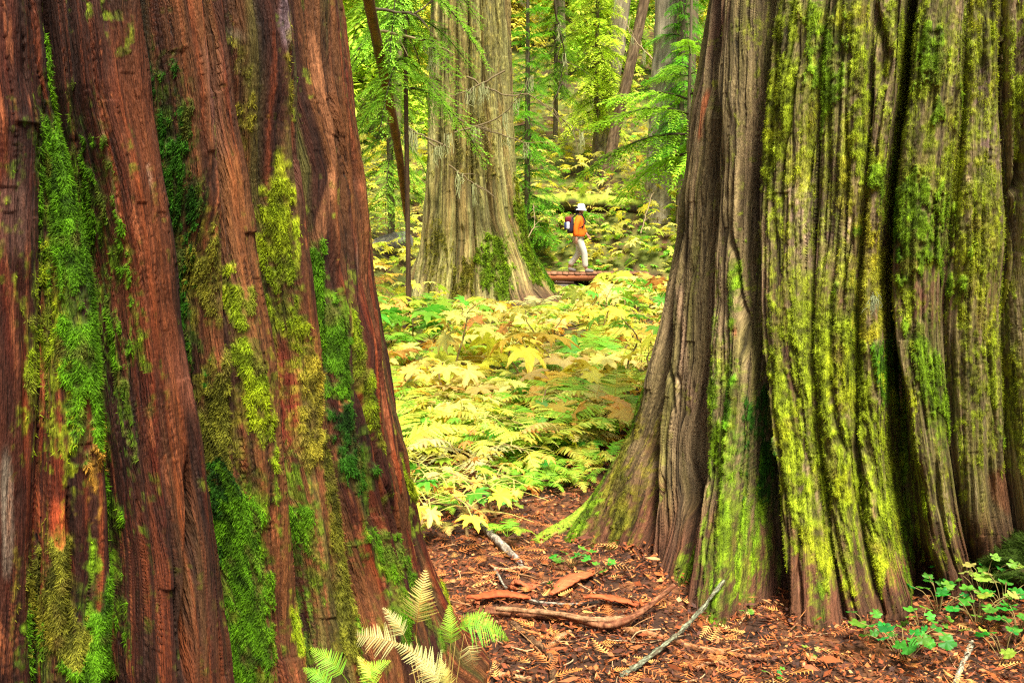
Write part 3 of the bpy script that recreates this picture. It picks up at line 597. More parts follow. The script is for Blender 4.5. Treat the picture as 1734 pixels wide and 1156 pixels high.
# ------------------------------------------------------------------ smaller trunks
def bark_tube(pts, rads, nseg, nring, seed, c0, c1, mat, name, parent=None, flare=0.0, base_n=5, amp=0.12, moss=None):
    P = spline(pts, nring); Rr = np.interp(np.linspace(0, 1, nring), np.linspace(0, 1, len(rads)), rads)
    T_ = np.gradient(P, axis=0); T_ /= np.linalg.norm(T_, axis=1)[:, None]
    ref = np.array([0.3, 1, 0]) if abs(T_[:, 2]).mean() > 0.6 else np.array([0, 0.2, 1.0]); A = np.cross(T_, ref); A /= np.linalg.norm(A, axis=1)[:, None]; B = np.cross(T_, A)
    an = np.arange(nseg) / nseg * 2 * math.pi; AN, S = np.meshgrid(an, np.arange(nring)); L_ = np.linalg.norm(np.diff(P, axis=0), axis=1).sum()
    s_ = S / (nring - 1) * L_; arc = (np.minimum(AN, 2 * math.pi - AN)) * Rr.max()
    f0 = 1.2 / max(Rr.max(), .02)
    n1 = fbm(arc * f0 * 2.4, s_ * f0 * 0.30, seed, 3); rg = np.clip(np.abs(n1 - .5) * 7, 0, 1); n2 = fbm(arc * f0 * 5, s_ * f0 * .8, seed + 5, 3)
    fl = 1 + flare * np.exp(-s_ / max(Rr.max() * 1.8, .05)) * (0.75 + 0.35 * np.cos(AN * base_n + seed))
    rr = Rr[:, None] * fl * (1 - amp * (1 - rg)) * (1 + (fbm(arc * f0, s_ * f0 * .5, seed + 8, 2) - .5) * amp * 1.2)
    V = P[:, None] + rr[..., None] * (np.cos(AN)[..., None] * A[:, None] + np.sin(AN)[..., None] * B[:, None])
    c = np.zeros(AN.shape + (3,)); c[:] = c0; c = mixc(c, c1, sst(.4, .65, n2)); c = mixc(c, np.array(c0) * .25, (1 - rg) ** 2 * .7)
    if moss is not None:
        up = (np.cos(AN)[..., None] * A[:, None] + np.sin(AN)[..., None] * B[:, None])[..., 2]
        c = mixc(c, moss, sst(.35, .6, n2 * .6 + up * .35 + .15))
    idx = np.arange(nring * nseg).reshape(nring, nseg); nx = np.roll(idx, -1, 1)
    q = np.stack([idx[:-1], nx[:-1], nx[1:], idx[1:]], -1).reshape(-1, 4)
    b = MB(); b.add(V, q, c.reshape(-1, 3))
    for e_, o_ in ((0, 0), (nring - 1, 1)):
        cen = P[e_] + (T_[e_] * Rr[e_] * (0.3 if o_ else -0.3)); vv = np.vstack([V[e_], cen[None]]); ii = np.arange(nseg)
        tri = np.stack([ii, (ii + 1) % nseg, np.full(nseg, nseg)], -1); tri = tri if o_ else tri[:, ::-1]
        b.add(vv, tri, np.vstack([c[e_], np.array(c1)[None]]))
    return b.obj(name, mat, parent, smooth=True)

# ------------------------------------------------------------------ conifer boughs
def bough(L, seed, dens=1.0, droop=0.35, leaf=0.06, lw=0.018, col=(.10, .26, .02), feather=0.42):
    """one drooping bough along +X with side sprays; returns verts, quads, colours"""
    g_ = np.random.default_rng(seed); V = []; Cc = []
    ns = int(20 * dens); t = np.linspace(0.10, 1, ns)
    for i, ti in enumerate(t):
        ax = np.array([ti * L, 0, -droop * L * ti ** 1.8 + 0.05 * L * math.sin(ti * 3)])
        for sgn in (-1, 1):
            ls = L * feather * (1.08 - ti) ** 0.7 * g_.uniform(.25, 1.3) + leaf
            nl = max(3, int(ls / (leaf * 0.42))); u = (np.arange(nl) + .5) / nl
            dirv = np.array([0.62 + g_.normal(0, .14), sgn * 0.78, g_.uniform(-.55, .10)]); dirv /= np.linalg.norm(dirv)
            base = ax + dirv * (u[:, None] * ls) + np.array([0, 0, -1]) * (u[:, None] ** 2 * ls * g_.uniform(.15, .55))
            for s2 in (-1, 1):
                ld = dirv * 0.75 + s2 * np.cross(dirv, [0, 0, 1]) * 0.66 + g_.normal(0, .16, (nl, 3)); ld /= np.linalg.norm(ld, axis=1)[:, None]
                sd = np.cross(ld, [0, 0, 1.0]); sd /= np.linalg.norm(sd, axis=1)[:, None] + 1e-6
                ll = leaf * g_.uniform(.7, 1.25, (nl, 1)) * (1.15 - u[:, None] * .5)
                q = np.stack([base, base + ld * ll * .5 + sd * lw / 2, base + ld * ll - [0, 0, .006], base + ld * ll * .5 - sd * lw / 2], 1)
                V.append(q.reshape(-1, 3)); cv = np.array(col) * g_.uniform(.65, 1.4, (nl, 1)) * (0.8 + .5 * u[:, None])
                Cc.append(np.repeat(cv, 4, 0))
    V = np.concatenate(V); Cc = np.concatenate(Cc); Q = np.arange(len(V)).reshape(-1, 4)
    k = 7; tt = np.linspace(0, 1, k); ap = np.stack([tt * L, 0 * tt, -droop * L * tt ** 1.8 + 0.05 * L * np.sin(tt * 3)], 1)
    tv, tf = tube(ap, 0.010 * (1.1 - tt) + .002, 4)
    Q = np.vstack([Q, tf + len(V)]); V = np.vstack([V, tv]); Cc = np.vstack([Cc, np.tile([.06, .04, .02], (len(tv), 1))])
    return V, Q, Cc
def crown_mesh(name, seed, H, z0, nb, Lmax, **kw):
    g_ = np.random.default_rng(seed); b = MB(); col = kw.pop('col'); gap = kw.pop('gap', 0.0)
    bs = [bough(1.0, seed * 7 + i, col=np.array(col) * g_.uniform(.8, 1.25), **kw) for i in range(4)]
    for i in range(nb):
        t = (i + g_.uniform(0, 1)) / nb
        if g_.random() < gap: continue
        z = z0 + (H - z0) * t; L = Lmax * (1.05 - t) ** 0.6 * g_.uniform(.55, 1.1); an = i * 2.4 + g_.uniform(-.5, .5); el = g_.uniform(-.35, .15) + t * .4
        V, Q, Cc = bs[i % 4]; V = V * L
        ca, sa, ce, se = math.cos(an), math.sin(an), math.cos(el), math.sin(el)
        x, y, zz = V[:, 0] * ce - V[:, 2] * se, V[:, 1], V[:, 0] * se + V[:, 2] * ce
        b.add(np.stack([x * ca - y * sa, x * sa + y * ca, zz + z], 1), Q, Cc * g_.uniform(.75, 1.2))
    return b.mesh(name, M_needle)
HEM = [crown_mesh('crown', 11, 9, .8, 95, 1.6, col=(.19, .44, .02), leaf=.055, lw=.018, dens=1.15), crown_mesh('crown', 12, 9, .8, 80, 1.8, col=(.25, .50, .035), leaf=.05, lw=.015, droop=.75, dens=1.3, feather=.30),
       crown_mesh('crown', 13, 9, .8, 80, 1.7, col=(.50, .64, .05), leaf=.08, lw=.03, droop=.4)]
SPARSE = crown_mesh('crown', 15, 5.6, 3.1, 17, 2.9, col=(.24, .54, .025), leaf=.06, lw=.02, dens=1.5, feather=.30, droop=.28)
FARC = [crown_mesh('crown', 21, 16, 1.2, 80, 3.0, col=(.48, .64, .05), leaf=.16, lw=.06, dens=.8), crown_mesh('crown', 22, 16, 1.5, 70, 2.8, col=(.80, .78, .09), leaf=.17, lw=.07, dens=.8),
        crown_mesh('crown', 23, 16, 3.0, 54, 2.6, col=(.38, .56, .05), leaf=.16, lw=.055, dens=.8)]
def conifer(name, px, Y, mesh, H0, H, r, label, group, c0=(.12, .085, .05), c1=(.2, .16, .09), rz=0, zoff=0, sxy=1.0, lean=0.0, moss=(.12, .15, .02)):
    p = on(px, Y); e_ = empty(name, p, label, 'tree', group, rz)
    bark_tube([(0, 0, -.3), (lean * .3, 0, H * .3), (lean * .7, 0, H * .7), (lean, 0, H)], [r, r * .85, r * .6, r * .25], 18, 60, int(px) % 97, c0, c1, M_bark2, 'trunk', e_, .35)
    if mesh is not None:
        o = link('crown', mesh, e_); o.scale = (sxy, sxy, H / H0); o.location = (lean * .5, 0, zoff)
    return e_
conifer('young_hemlock', 893, 27.5, HEM[0], 9, 8.5, .10, 'slim young hemlock just right of the big flared cedar', None, rz=.5, sxy=.78)
conifer('young_hemlock', 1163, 22.5, SPARSE, 8.0, 8.0, .06, 'young hemlock reaching feathery boughs across the two straight grey trunks', None, rz=2.2, zoff=0, sxy=1.0)
conifer('young_cedar', 690, 13.2, HEM[1], 9, 7.5, .038, 'nearest young cedar, its drooping bright green sprays hanging beside the red-brown trunk', None, c0=(.07, .035, .018), c1=(.12, .07, .035), rz=1.1, zoff=2.5, sxy=.72)
conifer('young_cedar', 662, 22.5, HEM[1], 9, 8.0, .09, 'young cedar behind the leaning dead pole', None, rz=3.0, zoff=.4, sxy=.8)
conifer('young_cedar', 1008, 34, HEM[2], 9, 9.5, .10, 'yellow-green young cedar on the slope behind the hiker', None, rz=2.0, zoff=1.0, sxy=.9)
conifer('young_hemlock', 940, 38, HEM[0], 9, 10, .10, 'young hemlock on the slope to the left of the grey snag', None, rz=4.0, zoff=1.2, sxy=.9)
conifer('young_hemlock', 1150, 29, HEM[0], 9, 9, .10, 'young hemlock half hidden behind the mossy cedar edge', None, rz=5.0, zoff=1.0, sxy=.8)
i = 0
for px, Y, m, r in [(640, 36, 0, .25), (705, 44, 1, .28), (600, 52, 1, .3), (870, 58, 1, .3), (960, 60, 1, .25), (1040, 52, 0, .3), (1160, 46, 2, .35), (1090, 66, 1, .3), 
                    (820, 80, 1, .4), (560, 42, 0, .3), (700, 78, 2, .35), (1230, 54, 1, .3), (880, 92, 1, .4), (1060, 95, 2, .4), (650, 90, 1, .4)]:
    i += 1
    conifer('conifer', px, Y, FARC[m], 16, 18 + (i * 5) % 7, r, ['green conifer on the far hillside', 'pale yellow-green conifer on the far hillside', 'dark sparse conifer on the far hillside'][m],
            ['far green conifers', 'far pale conifers', 'far dark conifers'][m], rz=i * 1.3, sxy=.85)
# grey standing trunks on the right of the gap
def standing(name, px0, px1, Y, w0, H, label, c0, c1, seed, flare=.4, moss=(.14, .16, .03), zb=None):
    p = on(px0, Y); e_ = empty(name, p, label, 'tree')
    dx = (px1 - px0) / FPX * Y; zt = CAMH + Y * math.tan(rad(11.2)) - p[2]
    bark_tube([(0, 0, -.5), (dx * .3, 0, zt * .3), (dx, 0, zt), (dx * (H / zt) * .95, 0.3, H)], [w0 * 1.05, w0 * .95, w0 * .85, w0 * .4], 40, 130, seed, c0, c1, M_bark2, 'trunk', e_, flare, amp=.10)
    return e_
st1 = standing('grey_cedar', 1112, 1122, 29.5, .40, 22, 'straight grey-barked cedar trunk next to the edge of the lime-mossed cedar', (.27, .22, .14), (.42, .35, .24), 5)
standing('grey_cedar', 1152, 1158, 36, .42, 24, 'darker straight trunk just behind the grey-barked one', (.11, .08, .045), (.17, .13, .07), 6)
st3 = standing('leaning_snag', 1012, 1048, 35, .36, 15, 'pale grey snag with split base on the slope behind the hiker', (.24, .19, .12), (.40, .33, .22), 8, .5)
standing('leaning_cedar', 1020, 1085, 33, .20, 15, 'brown trunk leaning right, crossing in front of the pale snag', (.13, .08, .04), (.24, .16, .09), 9, .5)
standing('dark_conifer', 955, 948, 46, .2, 16, 'thin dark trunk high on the slope above the hiker', (.08, .06, .03), (.14, .10, .06), 10)
standing('thin_conifer', 672, 683, 34, .15, 14, 'thin crooked trunk behind the leaning dead pole', (.12, .09, .04), (.18, .14, .07), 12)
standing('thin_conifer', 648, 640, 40, .2, 16, 'thin mossy trunk beside the edge of the red-brown cedar', (.11, .10, .04), (.18, .17, .07), 14)
# dead leaning pole
b_ = at(689, 374, 20.0); t_ = at(618, -30, 11.0)
dpole = bark_tube([b_, (b_ + t_) / 2 + np.array([.06, 0, 0]), t_, t_ + (t_ - b_) * .35], [.05, .07, .065, .06], 12, 80, 31, (.10, .035, .018), (.19, .075, .04), M_bark2, 'dead_pole')
tag(dpole, 'dead reddish pole leaning left between the red-brown cedar and the flared cedar', 'dead branch')
# bare twiggy branches and beard lichen
def twig(pts, r0, r1, name, parent=None, c=(.14, .10, .05), n=16, mat=None, nseg=5):
    P = spline(pts, n); P[1:-1] += rng.normal(0, np.linalg.norm(P[-1] - P[0]) * .006, (n - 2, 3)); b = MB(); v, f = tube(P, np.linspace(r0, r1, n), nseg); b.add(v, f, c); return b, P
def dead_branch(pts, r, parent, lich=True, seed=0, cc=(.15, .11, .05)):
    g_ = np.random.default_rng(seed); b, P = twig(pts, r, r * .3, 'dead_branch', c=cc)
    L_ = np.linalg.norm(P[-1] - P[0])
    for i in range(7):
        k_ = g_.integers(3, len(P) - 1); d = (P[k_] - P[k_ - 2]); d /= np.linalg.norm(d); dd = d + g_.normal(0, .6, 3); dd[2] -= .3
        q = [P[k_], P[k_] + dd * L_ * .10, P[k_] + dd * L_ * .18 + np.array([0, 0, -.05 * L_])]
        v, f = tube(spline(q, 6), np.linspace(r * .4, r * .12, 6), 4); b.add(v, f, cc)
    o = b.obj('dead_branch', M_stem, parent)
    if lich:
        for i in range(lich):
            lb = MB(); p = P[g_.integers(2, len(P))]; ln = g_.uniform(.10, .38); n_ = int(g_.integers(6, 14))
            for s_ in range(n_):
                q0 = p + g_.normal(0, .02, 3); q = [q0, q0 + np.array([g_.normal(0, .02), g_.normal(0, .02), -ln * .5]), q0 + np.array([g_.normal(0, .035), g_.normal(0, .03), -ln * g_.uniform(.7, 1.1)])]
                v, f = tube(spline(q, 5), np.linspace(.007, .003, 5), 3); lb.add(v, f, np.array([.42, .44, .20]) * g_.uniform(.8, 1.15))
            lb.obj('beard_lichen', M_lichen, o)
    return o
for i, (pts, Yb) in enumerate([([(790, 130), (850, 160), (905, 165), (985, 225)], 16.6), ([(855, 120), (800, 150), (760, 165)], 16.5), ([(760, 250), (705, 225), (690, 215)], 16.6), ([(770, 225), (850, 195), (900, 130)], 16.4),
      ([(755, 190), (805, 215), (870, 235), (890, 245)], 16.5), ([(726, 240), (745, 250), (760, 225)], 16.4), ([(760, 280), (800, 310), (840, 335)], 16.3)]):
    dead_branch([at(x, y, Yb + j * .12 * (-1) ** i) for j, (x, y) in enumerate(pts)], .018, mt_, 3 + i % 3, i)
for i, (px, py, Yb, tgt) in enumerate([(1005, 250, 31.5, st3), (1120, 200, 28.9, st1), (1095, 120, 29, st1)]):
    dead_branch([at(px, py, Yb), at(px + 30 * (-1) ** i, py - 20, Yb - .5), at(px + 55 * (-1) ** i, py + 20, Yb - .8)], .03, None if False else mt_ if False else None, 0, 40 + i) if False else None
for i, (pts, Y0, lab) in enumerate([([(628, 50), (690, 62), (735, 78), (745, 95)], 12.6, 'pale bare branch arching over to the flared cedar at the upper left of the gap'), ([(632, 15), (700, 22), (740, -5)], 12.4, 'dark bare branch among the drooping sprays at the top left of the gap'),
      ([(935, -10), (945, 40), (955, 90), (950, 150)], 20, 'dark hanging branch in the top centre of the gap'), ([(1105, 100), (1070, 60), (1040, -10)], 26, 'pale bare branch hanging from above in front of the grey trunks'),
      ([(890, 410), (905, 380), (903, 345)], 26.3, 'pale curved stick on the dark bank behind the flared cedar'), ([(1085, 395), (1098, 350), (1103, 330)], 27.6, 'pale bent stick leaning at the foot of the straight grey trunk')]):
    o = dead_branch([at(x, y, Y0 + .2 * j) for j, (x, y) in enumerate(pts)], .022, None, 3 if i in (0, 2, 3) else 0, 60 + i, (.30, .22, .11) if i in (0, 3, 4, 5) else (.07, .05, .025))
    o.name = 'dead_branch'; tag(o, lab, 'branch')

# ------------------------------------------------------------------ leaves, devil's-club-like plants, ferns
def palmate(seed, base, edge, tipc, lobes=7, droop=.30, flat=False):
    g_ = np.random.default_rng(seed); V = [(0, 0, 0)]; Cc = [base]; tri = []
    angs = np.linspace(-135, 135, lobes); n = lobes; ring = []
    for k_, a_ in enumerate(angs):
        Lk = (1.0 - .36 * (abs(a_) / 135) ** 1.3) * g_.uniform(.9, 1.08)
        for da, rr, up, c in ((-19.0, .50, .02, edge), (-12, .66, .05, base), (-9.5, .80, .01, edge), (-5, .84, .03, base), (0, 1.0, -.04, tipc), (5, .84, .03, base), (9.5, .80, .01, edge), (12, .66, .05, base)):
            if k_ == 0 and da == -19.0: rr = .22
            an = rad(a_ + da * (270 / (n - 1)) / 45); r_ = rr * Lk * (g_.uniform(.95, 1.05))
            V.append((r_ * math.cos(an), r_ * math.sin(an), up - droop * r_ ** 2.2 + g_.normal(0, .012))); Cc.append(np.array(c) * g_.uniform(.85, 1.12))
        # midrib vertex of the lobe for a crease
        V.append((.55 * Lk * math.cos(rad(a_)), .55 * Lk * math.sin(rad(a_)), -.03 - droop * .25)); Cc.append(np.array(base) * .9)
    m = 9
    for k_ in range(n):
        o_ = 1 + k_ * m; mid = o_ + 8
        for j in range(7): tri.append((mid, o_ + j, o_ + j + 1))
        tri.append((0, o_, mid)); tri.append((0, mid, o_ + 7))
        nxt = 1 + (k_ + 1) * m if k_ < n - 1 else None
        if nxt: tri.append((mid, o_ + 7, nxt)); 
        if nxt: tri.append((0, o_ + 7, nxt))
    b = MB(); b.add(V, tri, np.array([np.array(c) for c in Cc])); return b
PAL = {'pale yellow': ((.86, .80, .20), (.82, .68, .10), (.62, .36, .06)), 'clear yellow': ((.90, .80, .08), (.86, .70, .05), (.70, .40, .04)), 'lime green': ((.52, .68, .05), (.62, .70, .06), (.6, .5, .05)),
       'bright green': ((.20, .48, .03), (.28, .54, .04), (.4, .5, .05)), 'amber': ((.86, .56, .10), (.74, .36, .04), (.48, .17, .02))}
LEAF = {k_: [palmate(i * 10 + j, *v, droop=.22 + .12 * j).mesh('leaf', M_leaf) for j in range(3)] for i, (k_, v) in enumerate(PAL.items())}
stems = []
for i in range(5):
    b = MB(); g_ = np.random.default_rng(300 + i)
    P = spline([(0, 0, -.08), (g_.uniform(-.06, .06), g_.uniform(-.06, .06), .35), (g_.uniform(-.12, .12), g_.uniform(-.1, .1), .7), (g_.uniform(-.15, .15), g_.uniform(-.1, .1), 1.0)], 12)
    v, f = tube(P, np.linspace(.012, .007, 12), 5); b.add(v, f, (.20, .13, .05)); top = []
    for j in range(9):
        t0 = P[11 - int(j / 2.2)]; an = j * 2.4 + i; L_ = g_.uniform(.18, .34); d = np.array([math.cos(an), math.sin(an), 0])
        e_ = t0 + d * L_ + np.array([0, 0, g_.uniform(.0, .10) - j * .02]); q = spline([t0, t0 + d * L_ * .5 + np.array([0, 0, .06]), e_], 6)
        v, f = tube(q, np.linspace(.004, .003, 6), 4); b.add(v, f, (.42, .38, .08)); top.append((e_, an))
    stems.append((b.mesh('stem', M_stem), top))
def cap(x, Y, h):
    px = 867 + x / Y * FPX; lim = 480 if 895 < px < 1045 else (505 if 670 < px <= 895 else 470)
    if Y > 25.3 or px < 600: return h
    ang = math.atan((lim - 578) / FPX) + PITCH; zt = CAMH - Y * math.tan(ang); return min(h, zt - float(hgt(x, Y)) - .05)
def club(p, hue, h, size, nl, label, group, seed):
    g_ = random.Random(seed); e_ = empty('broad_leaved_plant', p, label, 'plant', group, g_.uniform(0, 6.28)); e_.scale = (1, 1, 1)
    m, top = stems[g_.randrange(5)]
    so_ = link('stem', m, e_); so_.scale = (1.0, 1.0, h)
    for j in range(nl):
        q, an = top[j]; o = link('leaf', LEAF[hue][g_.randrange(3)] if g_.random() > .16 else LEAF[g_.choice(['pale yellow', 'lime green', 'amber'])][0], e_)
        o.location = (q[0], q[1], q[2] * h); s_ = size * g_.uniform(.75, 1.2); o.scale = (s_, s_, s_)
        o.rotation_euler = (g_.gauss(0, .32), .20 + g_.gauss(0, .30), an + g_.gauss(0, .3))
    return e_
def region(x, y):
    if y > 29: return 'on the upper slope'
    if y > 25.0: return 'beside the boardwalk'
    if y > 19.5: return 'between the flared cedar and the boardwalk' if x > -1 else 'left behind the flared cedar'
    if y > 15.5: return 'around the foot of the flared cedar' if x < 1 else 'in front of the boardwalk'
    if y > 11: return 'just in front of the flared cedar'
    return 'low between the two near cedars'
def trunk_clear(x, y, m=.1):
    return math.hypot(x - LCX, y - LCY) > 1.9 + m and math.hypot(x - RCX, y - RCY) > 2.1 + m and math.hypot(x - MX, y - MY) > 1.6
gr = random.Random(5); n = 0; taken = []
manual = [(560 + 137, 528, 11.5, 'bright green', .42, .22), (740, 545, 11.8, 'bright green', .38, .2), (820, 520, 13.5, 'pale yellow', .5, .2), (975, 520, 15, 'pale yellow', .45, .2), (1060, 470, 17.5, 'pale yellow', .62, .24), (1095, 490, 16.5, 'pale yellow', .6, .22),
          (745, 590, 10, 'pale yellow', .5, .2), (850, 560, 11.5, 'pale yellow', .5, .2), (1030, 465, 18, 'lime green', .55, .2), (870, 640, 8.4, 'pale yellow', .45, .19), (940, 690, 7.6, 'amber', .42, .18), (990, 735, 7.0, 'amber', .36, .17),
          (1000, 640, 8.6, 'clear yellow', .5, .18), (1040, 600, 9.8, 'pale yellow', .55, .19), (800, 660, 8.0, 'pale yellow', .4, .18), (735, 640, 8.8, 'clear yellow', .45, .19), (900, 545, 12.5, 'pale yellow', .5, .21), (1060, 560, 11, 'amber', .5, .18), (760, 700, 7.2, 'pale yellow', .34, .16)]
for px, py, Y, hue, h, sz in manual:
    d = ray(px, py); q = CAM + d * (Y / d[1]); zg = float(hgt(q[0], Y)); hh = max(.22, q[2] - zg); n += 1
    club((q[0], Y, zg), hue, hh, sz * 1.35, 7, f'{hue} lobed leaves {region(q[0], Y)}', f'{hue} broad-leaved plants {region(q[0], Y)}', n); taken.append((q[0], Y))
while n < 140:
    Y = 7.2 + 11.5 * gr.random() ** .8 if n < 110 else gr.uniform(18.5, 30)
    x = gr.uniform(-.30, .26) * Y
    if not trunk_clear(x, Y) or any((x - a_) ** 2 + (Y - b_) ** 2 < .10 for a_, b_ in taken): continue
    if 23.5 < Y < 27.2 and x > -.6: continue
    if Y > 19 and x > 0 and Y < 24 : hm = .25
    else: hm = 1
    if Y < 9 and fbm(x * 1.1, Y * 1.1, 400, 2) < .42: continue
    n += 1; taken.append((x, Y))
    hue = gr.choices(list(PAL), (3.1, 1.8, 3.2, 3.2, 1.8) if Y < 24 and not (x > 0 and Y > 19) else (2.2, 1.6, 3, 3.6, .8))[0]
    h = gr.uniform(.20, .72) * hm if Y < 24 else gr.uniform(.3, .7)
    h = cap(x, Y, h)
    if h < .10: n -= 1; continue
    club((x, Y, float(hgt(x, Y))), hue, h, gr.uniform(.15, .27), gr.randint(5, 8), f'{hue} lobed leaves {region(x, Y)}', f'{hue} broad-leaved plants {region(x, Y)}', n)
k_ = 0
while k_ < 34:
    Y = gr.uniform(4.7, 7.8); x = gr.uniform(-.16, .12) * Y
    if not trunk_clear(x, Y, .0) or any((x - a_) ** 2 + (Y - b_) ** 2 < .05 for a_, b_ in taken) or (Y < 5.6 and x > .03 * Y - (5.6 - Y) * .25): continue
    k_ += 1; taken.append((x, Y)); hue = gr.choices(list(PAL), (1.2, 1.0, 3, 3.6, 1.2))[0]
    club((x, Y, float(hgt(x, Y))), hue, gr.uniform(.10, .26), gr.uniform(.055, .11), gr.randint(4, 7), f'small {hue} lobed leaves at the near edge of the undergrowth', f'small {hue} plants at the near edge of the undergrowth', 3000 + k_)
# far understorey: nobody could count it
def leaf_array(name, N_, fx, sizes, hues, weights, label, seed, lift=(0.1, .8), tilt=.35):
    g_ = np.random.default_rng(seed); b = MB()
    hu = list(PAL); protos = {h_: palmate(77 + i, *PAL[h_], droop=.3) for i, h_ in enumerate(hu)}
    XY = fx(g_, N_); N_ = len(XY); Z_ = hgt(XY[:, 0], XY[:, 1]) + g_.uniform(*lift, N_) * (0.6 + .8 * fbm(XY[:, 0] * .6, XY[:, 1] * .6, seed, 2))
    cl = fbm(XY[:, 0] * .45, XY[:, 1] * .45, seed + 3, 3); ch = np.searchsorted(np.cumsum(weights) / sum(weights), np.clip((cl - .5) * 1.8 + .5 + g_.normal(0, .22, N_), 0.001, .999))
    for i, h_ in enumerate(hues):
        m = ch == i; k_ = int(m.sum())
        if not k_: continue
        pv = np.concatenate(protos[h_].v); pf = np.concatenate(protos[h_].f3); pc = np.concatenate(protos[h_].c)
        an = g_.uniform(0, 6.28, k_); sz = g_.uniform(*sizes, k_); tx, ty = g_.normal(0, tilt, k_), g_.normal(0, tilt, k_)
        v = pv[None] * sz[:, None, None]; x_, y_, z__ = v[..., 0], v[..., 1], v[..., 2]
        x2 = x_ * np.cos(an)[:, None] - y_ * np.sin(an)[:, None]; y2 = x_ * np.sin(an)[:, None] + y_ * np.cos(an)[:, None]
        z2 = z__ + x2 * tx[:, None] + y2 * ty[:, None] - .15 * y2
        V = np.stack([x2 + XY[m, 0][:, None], y2 + XY[m, 1][:, None], z2 + Z_[m][:, None]], -1)
        ff = pf[None] + (np.arange(k_) * len(pv))[:, None, None]
        b.add(V.reshape(-1, 3), ff.reshape(-1, 3), (pc[None] * g_.uniform(.75, 1.15, (k_, 1, 1))).reshape(-1, 3))
    return tag(b.obj(name, M_leaf), label, 'undergrowth', kind='stuff')
def fx_far(g_, N_):
    Y = 27.5 + 65 * g_.random(N_) ** 1.35; x = g_.uniform(-.34, .30, N_) * Y; return np.stack([x, Y], 1)
leaf_array('hillside_undergrowth', 9000, fx_far, (.13, .26), ['clear yellow', 'pale yellow', 'lime green', 'bright green', 'amber'], [2.6, 3.4, 2.6, 1.6, .5], 'yellow and green undergrowth covering the far hillside', 801, (.05, 1.1))
def fx_left(g_, N_):
    Y = g_.uniform(15, 30, N_); x = -g_.uniform(.07, .34, N_) * Y; m = (np.hypot(x - MX, Y - MY) > 1.7) & (x < -.3); return np.stack([x, Y], 1)[m]
leaf_array('left_undergrowth', 1500, fx_left, (.10, .19), ['pale yellow', 'clear yellow', 'lime green', 'amber'], [4, 3, 1.5, 1], 'yellow undergrowth left of the flared cedar', 802, (.05, .5))
def fx_bank(g_, N_):
    Y = g_.uniform(26.9, 31, N_); x = g_.uniform(.0, 6, N_); return np.stack([x, Y], 1)
leaf_array('bank_undergrowth', 420, fx_bank, (.10, .2), ['bright green', 'lime green', 'pale yellow', 'bright green', 'amber'], [2, 2, 1.4, 2.4, .8], 'green leaves over the dark bank behind the hiker', 803, (.05, .3))

def frond(seed, L_, col, tipc, npn=18, width=.34, curl=.35, broad=1.0, detail=True):
    """a fern frond along +X, lying in XY and arching down; bipinnate"""
    g_ = np.random.default_rng(seed); b = MB(); t = np.linspace(0, 1, 14)
    arc = lambda u: np.stack([u * L_, 0 * u + .03 * L_ * np.sin(u * 3), L_ * (.32 * np.sin(u * 2.2) - curl * u ** 2)], -1)
    v, f = tube(arc(t), np.linspace(.0035, .0012, 14) * (L_ / .5), 4); b.add(v, f, np.array(col) * [1.2, .8, .7])
    for i in range(npn):
        u = .24 + .75 * (i / npn); c0 = arc(np.array([u]))[0]; tg = arc(np.array([u + .02]))[0] - c0; tg /= np.linalg.norm(tg)
        pl = width * L_ * (1 - ((u - .24) / .78)) ** .85 * (.65 + .35 * min(1, (i + 1) / 3)) * g_.uniform(.9, 1.08)
        for s_ in (-1, 1):
            sd = np.array([0, s_, 0.0]); dv = tg * (.40 + g_.normal(0, .05)) + sd * .92 + np.array([0, 0, g_.uniform(-.38, .06)]); dv /= np.linalg.norm(dv); nn = np.cross(tg, sd) * s_
            m = 11 if detail else 6; uu = np.arange(m + 1) / m; cc = np.array(col) + (np.array(tipc) - col) * (u ** 1.5); cc = cc * g_.uniform(.7, 1.2) * (np.array([1, .72, .6]) if g_.random() < .14 else 1)
            along = c0 + dv * (uu[:, None] * pl) + np.array([0, 0, -1]) * (uu[:, None] ** 2 * pl * .14)
            pl = pl * (g_.uniform(.55, .9) if detail and g_.random() < .18 else 1); wl = (.75 / npn * L_ * (.50 if detail else .62)) * (1.02 - uu[:, None]) ** .6 * broad; pp = []
            for s2 in (-1, 1):
                perp = np.cross(nn, dv) * s2; tipv = along[:-1] * .35 + along[1:] * .65 + (perp * .95 + dv * .35) * wl[:-1]; near_ = along[:-1] + perp * wl[:-1] * .45
                q = np.stack([along[:-1], near_, tipv, along[1:]], 1); b.add(q.reshape(-1, 3), np.arange(m * 4).reshape(-1, 4), cc * g_.uniform(.9, 1.1))
            q = np.array([c0 - tg * .001, along[-1] + dv * pl / m * .6, c0 + tg * .003 * L_ / .5]); b.add(q, [[0, 1, 2]], cc * .8)
    return b
FC = {'green': ((.22, .56, .03), (.40, .64, .05)), 'yellow-green': ((.52, .68, .06), (.70, .70, .12)), 'straw yellow': ((.52, .48, .10), (.60, .46, .14)), 'pale cream': ((.56, .56, .20), (.62, .52, .22))}
FR = {k_: [frond(500 + 10 * i + j, 1.0, *v, npn=15, broad=1.1, detail=False).mesh('frond', M_fern) for j in range(2)] for i, (k_, v) in enumerate(FC.items())}
def fern(p, hue, L_, nf, label, group, seed, up=.35):
    g_ = random.Random(seed); e_ = empty('fern', p, label, 'fern', group, 0)
    for j in range(nf):
        o = link('frond', FR[hue][j % 2], e_); s_ = L_ * g_.uniform(.75, 1.15); o.scale = (s_, s_, s_); o.rotation_euler = (g_.gauss(0, .15), -up + g_.gauss(0, .15), j * 6.283 / nf + g_.uniform(-.3, .3))
    return e_
n = 0; used = []
